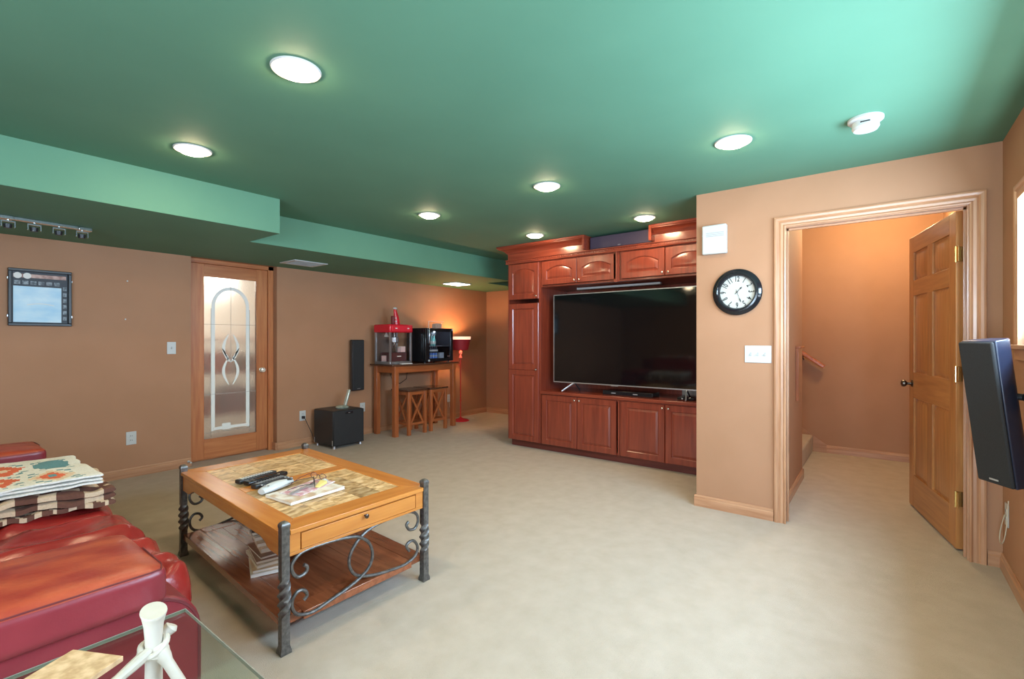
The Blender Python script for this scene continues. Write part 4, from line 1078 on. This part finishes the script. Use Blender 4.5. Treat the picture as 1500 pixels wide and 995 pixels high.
glasses('dark folded sunglasses lying across the leaflet', (1.36, 2.33, ZTT + .0195), R(62), M['ink'], .9)
bd = thing('folded_cloth', 'small yellow and white folded cloth on the leaflet', 'cloth', (1.375, 2.300, ZTT + .0195), R(35))
mb = MB(); mb.loops([[(-.04, -.016, 0), (.04, -.022, 0), (.045, .02, 0), (-.035, .012, 0)], [(-.038, -.014, .008), (.036, -.02, .018), (.04, .017, .02), (-.032, .01, .008)]]); mb.obj('yellow_part', plain('pale_yellow', (.75, .62, .22, 1), .7), bd, bevel=.003)
MB().lathe([(.004, 0), (.016, .004), (.018, .012), (.008, .02)], cx=.052, cy=.0, seg=12).obj('white_end', M['white'], bd)
pn = MB().tube([(-.10, -.02, .006), (-.02, 0, .008), (.06, .015, .008)], .006, 8).obj('pen', M['silver'], None, loc=(1.30, 2.31, ZTT + .0195), rot=(0, 0, R(8))); tag(pn, 'silver-grey pen lying on the leaflet', 'pen')

# stack of books and magazines on the shelf
SZ = .130
stack = [  # centre, w(x), d(y), h, rz, colours, label
    ((1.185, 2.47), .155, .245, .016, R(-22), (.78, .70, .60), 'pale bottom magazine of the stack on the lower shelf'),
    ((1.190, 2.475), .150, .235, .012, R(-20), (.72, .50, .34), 'tan cover magazine, second from the bottom of the shelf stack'),
    ((1.200, 2.495), .150, .235, .014, R(-12), (.80, .72, .62), 'cream cover magazine, third from the bottom of the shelf stack'),
    ((1.205, 2.500), .145, .225, .014, R(-15), (.36, .20, .15), 'brown cover magazine, fourth from the bottom of the shelf stack'),
    ((1.215, 2.51), .145, .215, .012, R(-8), (.30, .16, .12), 'dark cover magazine in the middle of the shelf stack'),
    ((1.225, 2.53), .11, .185, .022, R(-15), (.82, .64, .52), 'thick pink-beige paperback near the top of the shelf stack'),
    ((1.218, 2.55), .10, .165, .018, R(-18), (.78, .60, .45), 'beige paperback, third from the top of the shelf stack'),
    ((1.21, 2.58), .09, .13, .018, R(-12), (.72, .66, .6), 'small white paperback, second from the top of the shelf stack'),
    ((1.21, 2.60), .08, .11, .016, R(-20), (.08, .06, .06), 'small dark paperback on top of the shelf stack')]
z = SZ + .0005
for i, (c0, w, d, h, rz, col, lb) in enumerate(stack):
    cm_ = mottled('book_cover_%d' % i, tuple(v * .75 for v in col) + (1,), col + (1,), 20, .4, 0)
    flat_book('book', lb, c0, w, d, h, rz, cm_, 'book', 'books and magazines on the coffee table shelf', z); z += h + .0005

# ------------------------------------------------------------------ sofa (faces +X)
def pillow(x0, x1, y0, y1, z0, z1, r=.06, nx=14, ny=14, crown=.03, wr=.0, seed=0, sag=None, e=.35):
    """soft rounded block"""
    bm = bmesh.new(); bmesh.ops.create_cube(bm, size=2)
    bmesh.ops.subdivide_edges(bm, edges=bm.edges[:], cuts=nx, use_grid_fill=True)
    cx, cy, cz = (x0 + x1) / 2, (y0 + y1) / 2, (z0 + z1) / 2; hx, hy, hz = (x1 - x0) / 2, (y1 - y0) / 2, (z1 - z0) / 2
    for v in bm.verts:
        p = v.co.copy(); P_ = Vector((p.x * hx, p.y * hy, p.z * hz))
        inner = Vector((max(-hx + r, min(hx - r, P_.x)), max(-hy + r, min(hy - r, P_.y)), max(-hz + min(r, hz * .98), min(hz - min(r, hz * .98), P_.z))))
        d = P_ - inner
        if d.length > 1e-6: P_ = inner + d.normalized() * min(r, max(abs(d.x), abs(d.y), abs(d.z)))
        k = (1 - p.x ** 2) * (1 - p.y ** 2)
        P_.z += crown * k * (1 if p.z > 0 else -.2)
        if wr:
            q = Vector((P_.x * 1.8 + P_.y * 2.0 + seed, P_.y * 6.5 - P_.x * 5, P_.z * 3))
            P_.z += wr * (1 - abs(noise.noise(q)) * 2.2) * (1 if p.z > -.2 else 0); P_.x += wr * .5 * noise.noise(q * 1.7)
        if sag: P_ = sag(P_, p)
        v.co = P_ + Vector((cx, cy, cz))
    return bm
def bmobj(bm, name, mat, parent=None, loc=None, rot=None, subd=0):
    me = bpy.data.meshes.new(name); bm.to_mesh(me); bm.free(); me.materials.append(mat)
    me.polygons.foreach_set('use_smooth', [True] * len(me.polygons))
    o = bpy.data.objects.new(name, me); C.objects.link(o)
    if parent: o.parent = parent
    if loc: o.location = loc
    if rot: o.rotation_euler = rot
    if subd:
        d_ = o.modifiers.new('s', 'SUBSURF'); d_.levels = subd; d_.render_levels = subd
    return o
SX, SY = -.40, 1.54
sf = thing('sofa', 'red leather sofa with padded arms, cut off at the left edge', 'sofa', (0, 0, 0))
# arms
def arm(ya, yb, near):
    sd = -1 if near else 1
    out = [(-.40, .03), (.54, .03)]
    out += [(.565, .06), (.568, .30)] + [(.44 + .128 * math.cos(a), .435 + .128 * math.sin(a)) for a in [R(t) for t in (0, 12, 24, 36, 48, 60, 72, 84)]] + [(.30, .560), (.1, .553), (-.40, .55)]
    MB().prism(out, ya, yb, 'y').obj('arm_panel', M['leather_side_refl'], sf, bevel=.012, seg=3)
    face = ya - .003 if near else yb + .003
    MB().tube([(x, face + (.004 if near else -.004), z) for x, z in catmull([(x * .985 + .002, z * .985) for x, z in out[2:]], 3)], .0045, 6).obj('piping', M['piping'], sf)
    pad = pillow(-.36, .472, ya - .055, yb + .035, .556, .662, r=.030, nx=20, crown=.026, wr=.004, seed=3 if near else 9)
    pad.normal_update()
    for f_ in pad.faces: f_.material_index = 0 if f_.normal.z > .55 else 1  # worn leather on top; sides take the tone painted for dark reflections
    po = bmobj(pad, 'arm_pad', M['leather_worn'], sf, subd=1); po.data.materials.append(M['leather_side_refl'])
    mb = MB(); ff = ya - .045 if near else yb + .035
    yy = ya - .055 + .006 if near else yb + .035 - .006
    mb.tube([(-.30, yy, .6555), (.2, yy, .6565), (.43, yy, .6555), (.455, yy + .006 * (1 if near else -1), .6550), (.465, yy + .04 * (1 if near else -1), .655), (.467, (ya + yb) / 2, .656)], .0024, 6); mb.obj('seam', M['piping'], po)
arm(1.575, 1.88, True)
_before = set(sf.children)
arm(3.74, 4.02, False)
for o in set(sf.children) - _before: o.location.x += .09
B(-.40, .60, 1.88, 3.74, .04, .30).obj('base_frame', M['leather'], sf, bevel=.03, seg=3)
for ya, yb, sdv in ((1.89, 2.79, 1.3), (2.80, 3.73, 6.1)):
    def sg(P_, p):
        return P_
    bm = pillow(-.08, .675, ya, yb, .29, .475, r=.075, nx=34, crown=.022, wr=.030, seed=sdv)
    bmobj(bm, 'seat_cushion', M['leather'], sf, subd=1)
    bm = pillow(-.38, -.05, ya, yb, .40, .90, r=.09, nx=12, crown=.02, wr=.008, seed=sdv + 2)
    bmobj(bm, 'back_cushion', M['leather'], sf, subd=1)
    bm = pillow(.52, .665, ya + .01, yb - .01, .05, .33, r=.05, nx=10, crown=.01, wr=.002, seed=sdv + 4)
    bmobj(bm, 'footrest_panel', M['leather'], sf, subd=1)
B(-.48, -.34, 1.60, 4.0, .05, .86).obj('back_frame', M['leather'], sf, bevel=.04, seg=3)
for x in (-.36, .46):
    for y in (1.62, 3.93): MB().lathe([(.03, 0), (.034, .04)], cx=x, cy=y, seg=12).obj('foot', M['cherry_dark'], sf)
# seam running back over the seat near the arm
MB().tube([(.62, 2.345, .42), (.64, 2.35, .36)], .002, 6).obj('seam', M['piping'], sf)

# ------------------------------------------------------------------ blankets (geometry per stitch colour)
def folded(name, label, x0, x1, y0, y1, z0, z1, layers, mats, colour, seed, amp=.012, cell=.0125, cat='blanket', rz=0, jag=.0):
    t = thing(name, label, cat, ((x0 + x1) / 2, (y0 + y1) / 2, z0), rz)
    W_, D_ = (x1 - x0), (y1 - y0); H_ = (z1 - z0) / layers
    for l in range(layers):
        nx = int(W_ / cell); ny = int(D_ / cell); r = H_ * .5
        mb = MB(); ns = 6
        rows = []
        offx = .012 * noise.noise(Vector((l * 3.1, seed, 0))); offy = .02 * noise.noise(Vector((l * 2.1, seed + 5, 0)))
        def warp(x, y, z, top):
            q = Vector((x * 5 + seed, y * 5, l * .35))
            dz = amp * noise.noise(q) * (l + 1) / layers + amp * .35 * noise.noise(q * 3.3)
            k = jag * noise.noise(Vector((y * 9, x * 3, seed)))
            return Vector((x + offx + k * (1 if x > 0 else .3), y + offy + jag * .7 * noise.noise(Vector((x * 9, 2, seed + l))), l * H_ + z + dz))
        # closed loop cross-section in x, swept in y (the fold faces +x)
        sec = []
        for i in range(nx + 1): sec.append((-W_ / 2 + W_ * i / nx, H_ - .001, i / nx))
        for k in range(1, ns): a = PI / 2 - PI * k / ns; sec.append((W_ / 2 + r * math.cos(a), H_ / 2 + (H_ / 2 - .001) * math.sin(a), 1.0))
        for i in range(nx, -1, -1): sec.append((-W_ / 2 + W_ * i / nx, .001, i / nx))
        n = len(sec)
        for j in range(ny + 1):
            y = -D_ / 2 + D_ * j / ny
            edge = min(j, ny - j); pin = 1 - .35 * max(0, 1 - edge / 2.0)
            rows.append([warp(x, y, H_ / 2 + (z - H_ / 2) * pin, True) for x, z, _ in sec])
        fs = []; mi = []
        for j in range(ny):
            for i in range(n):
                k = (i + 1) % n
                fs.append((j * n + i, j * n + k, (j + 1) * n + k, (j + 1) * n + i)); mi.append(colour(sec[i][0], -D_ / 2 + D_ * (j + .5) / ny, l, i, j, layers))
        b0 = len(mb.v)
        mb.v += [p for r_ in rows for p in r_]; mb.f += fs; mb.mi += mi
        half = n // 2
        for b_, yy in ((0, -D_ / 2), (ny * n, D_ / 2)):
            for i in range(half - 1 + n % 2):
                if n - 2 - i <= i + 1: continue
                mb.f.append((b_ + i, b_ + i + 1, b_ + n - 2 - i, b_ + n - 1 - i)); mb.mi.append(colour(sec[i][0], yy, l, i, 0, layers))
        mb.obj('fold', mats, t, smooth=60)
    return t
yarn = lambda n, c: mottled(n, tuple(v * .85 for v in c) + (1,), c + (1,), 120, .95, .6, .003)
aw, at_, ao, ap = yarn('white_yarn', (.80, .77, .70)), yarn('teal_yarn', (.12, .27, .30)), yarn('orange_yarn', (.72, .14, .06)), yarn('peach_yarn', (.80, .60, .42))
bb, bt = yarn('brown_yarn', (.14, .055, .035)), yarn('tan_yarn', (.66, .48, .32))
ROT = 14
MOT = [(.51, 3.26, 0), (.47, 2.99, 1), (.345, 3.28, 2), (.30, 3.03, 2), (.18, 3.26, 0), (.12, 3.0, 1)]
def afghan(x, y, l, i, j, layers):
    if l < layers - 1 or i > 45: return 0
    X = x + .3075; Y = y + 3.17
    for mx, my, k in MOT:
        dx, dy = (X - mx) / .078, (Y - my) / .125
        d = max(abs(dx), abs(dy)); m_ = abs(dx) + abs(dy)
        if d > 1: continue
        odd = (i // 2 + j // 2) % 2
        if k == 0: return 1 if m_ < 1.15 and d < .75 else (1 if m_ > 1.3 and odd and d < .9 else 0)
        if k == 1:
            if m_ < .22: return 1
            if m_ < .62: return 2
            if m_ < 1.05: return 3
            return 1 if odd and m_ > 1.2 and d < .95 else 0
        if m_ < .3: return 3
        if m_ < .95: return 2
        return 1 if odd and d < .9 and m_ > 1.2 else 0
    return 1 if (j in (2, 49) and i % 4 == 0) else 0
def giraffe(x, y, l, i, j, layers):
    u = y / .10 + (.5 if math.floor(x / .075) % 2 else 0); fu = u - math.floor(u); v = x / .075; fv = v - math.floor(v)
    s_ = (.52 if i < 55 else .42) + .2 * noise.noise(Vector((math.floor(u) * 1.7, math.floor(v) * 2.3, l)))
    return 1 if (fu < s_ and fv < .86) else 0
def stripe(x, y, l, i, j, layers):
    return 1 if ((y + x) / .055) % 1 < .42 else 0
bl = folded('brown_blanket', 'brown and tan patterned blanket folded in the lower half of the pile', .02, .655, 2.86, 3.53, .497, .592, 3, [bb, bt], lambda x, y, l, i, j, L: giraffe(x, y, l, i, j, L) if l else stripe(x, y, l, i, j, L), 4.0, amp=.034, rz=0, jag=.03)
af = folded('crochet_blanket', 'white crochet blanket with teal and orange motifs on top of the pile', .00, .615, 2.86, 3.48, .606, .650, 3, [aw, at_, ao, ap], afghan, 8.0, amp=.012, rz=0, jag=.02)
tv_throw = folded('back_throw', 'white and rust checked throw over the sofa back, seen in the television', -.40, -.06, 2.95, 3.55, .915, .935, 1, [aw, ao, ap], lambda x, y, l, i, j, L: (0, 1, 2)[(math.floor(x / .09) + 2 * math.floor(y / .09)) % 3], 2.0, amp=.01)

# ------------------------------------------------------------------ glass side table with cream branch frame, foreground
gt = thing('glass_side_table', 'glass-topped side table with a cream knotted branch frame in the near corner', 'side table', (0, 0, 0))
B(-.16, .512, .62, 1.535, .512, .522).obj('glass_top', M['tint'], gt, bevel=.002)
mb = MB(); mb.box(-.16, .5135, 1.535, 1.5365, .5125, .5218).box(.512, .5135, .62, 1.535, .5125, .5218)
mb.obj('glass_edge', plain('polished_glass_edge', (.30, .30, .25, 1), .15), gt)
gt['label'] = 'clear glass-topped side table beside the near sofa arm'
MB().lathe([(.17, 0), (.17, .015), (.05, .04), (.03, .10), (.028, .42), (.06, .47), (.11, .5115)], cx=.03, cy=.98, seg=32).obj('pedestal', M['bone'], gt)
# rope-tied branch stand with a cork shelf, standing on the glass
ZG = .5225
U = Vector((-.885, -.465, 0)); V = Vector((.465, -.885, 0))
P1 = Vector((.322, 1.126, ZG)); P2 = P1 + U * .34; P3 = P1 + V * .20; P4 = P2 + V * .20
st_ = thing('branch_stand', 'cream rope-tied branch stand holding a tan cork shelf, on the glass table', 'stand', (0, 0, 0))
for P_ in (P1, P2):
    mb = MB(); ls_ = []
    for r_, z_, tl in ((.0165, 0, 0), (.0150, .05, 0), (.0140, .12, 0), (.0142, .165, 0), (.0160, .190, .0), (.0200, .210, .25), (.0222, .217, .35), (.0215, .219, .35)):
        ls_.append([(P_.x + r_ * math.cos(a * PI / 12), P_.y + r_ * math.sin(a * PI / 12), ZG + z_ + tl * r_ * math.cos(a * PI / 12) * -.0 + tl * r_ * math.sin(a * PI / 12)) for a in range(24)])
    mb.loops(ls_); mb.obj('post', M['bone'], st_, smooth=50)
    mb = MB(); mb.tube([(P_.x + .0205 * math.cos(a * PI / 10), P_.y + .0205 * math.sin(a * PI / 10), ZG + .150 + .012 * math.cos(a * PI / 10 - .6)) for a in range(21)], .0062, 8); mb.obj('knot', M['bone'], st_)
    mb = MB(); mb.tube([(P_.x + .0205 * math.cos(a * PI / 10), P_.y + .0205 * math.sin(a * PI / 10), ZG + .143 - .010 * math.cos(a * PI / 10 + .9)) for a in range(21)], .0058, 8); mb.obj('knot', M['bone'], st_)
for A_, D_, L_, dz in ((P1, U, .34, .0),):
    pts = []; rr = []
    for i in range(15):
        u = i / 14; pts.append(A_ + D_ * (L_ * u) + Vector((0, 0, .147 - .02 * math.sin(PI * u)))); rr.append(.0085 + .006 * math.exp(-((u * L_ - .035) / .012) ** 2) + .005 * math.exp(-(((1 - u) * L_ - .035) / .012) ** 2))
    MB().tube(pts, rr, 10).obj('rail', M['bone'], st_)
MB().tube([P1 + Vector((.008, .012, .155)), P1 + Vector((.026, .012, .163)), P1 + Vector((.033, .010, .168)), P1 + Vector((.035, .010, .171))], [.010, .012, .013, .009], 12).obj('branch_stub', M['bone'], st_)
for A_ in (P1, P2):
    g0 = A_ + V * .008 + Vector((0, 0, .150)); g1 = A_ + V * .125 + Vector((0, 0, .009))
    MB().tube([g0, g0.lerp(g1, .08), g0.lerp(g1, .14), g0.lerp(g1, .2), g0.lerp(g1, .6), g1], [.011, .0135, .0125, .0095, .0088, .0085], 12).obj('brace', M['bone'], st_)
Q = Vector((.2725, 1.117, 0))
for d_ in (.03, .25): 
    p_ = Q + U * d_ - V * .10
    MB().lathe([(.008, 0), (.008, .148)], cx=p_.x, cy=p_.y, seg=10, T=Matrix.Translation((0, 0, ZG))).obj('shelf_prop', M['bone'], st_)
mb = MB(); mb.prism([tuple((Q - V * .112).xy), tuple(Q.xy), tuple((Q + U * .27).xy), tuple((Q + U * .27 - V * .112).xy)], ZG + .150, ZG + .160, 'z'); mb.obj('cork_shelf', M['cork'], st_, bevel=.001)
mb = MB(); a_ = Q + U * .085 - V * .11; b_ = Q + U * .087 - V * .11; mb.prism([tuple(a_.xy), tuple(b_.xy), tuple((b_ + V * .108).xy), tuple((a_ + V * .108).xy)], ZG + .1598, ZG + .1603, 'z'); mb.obj('shelf_seam', M['bronze'], st_)
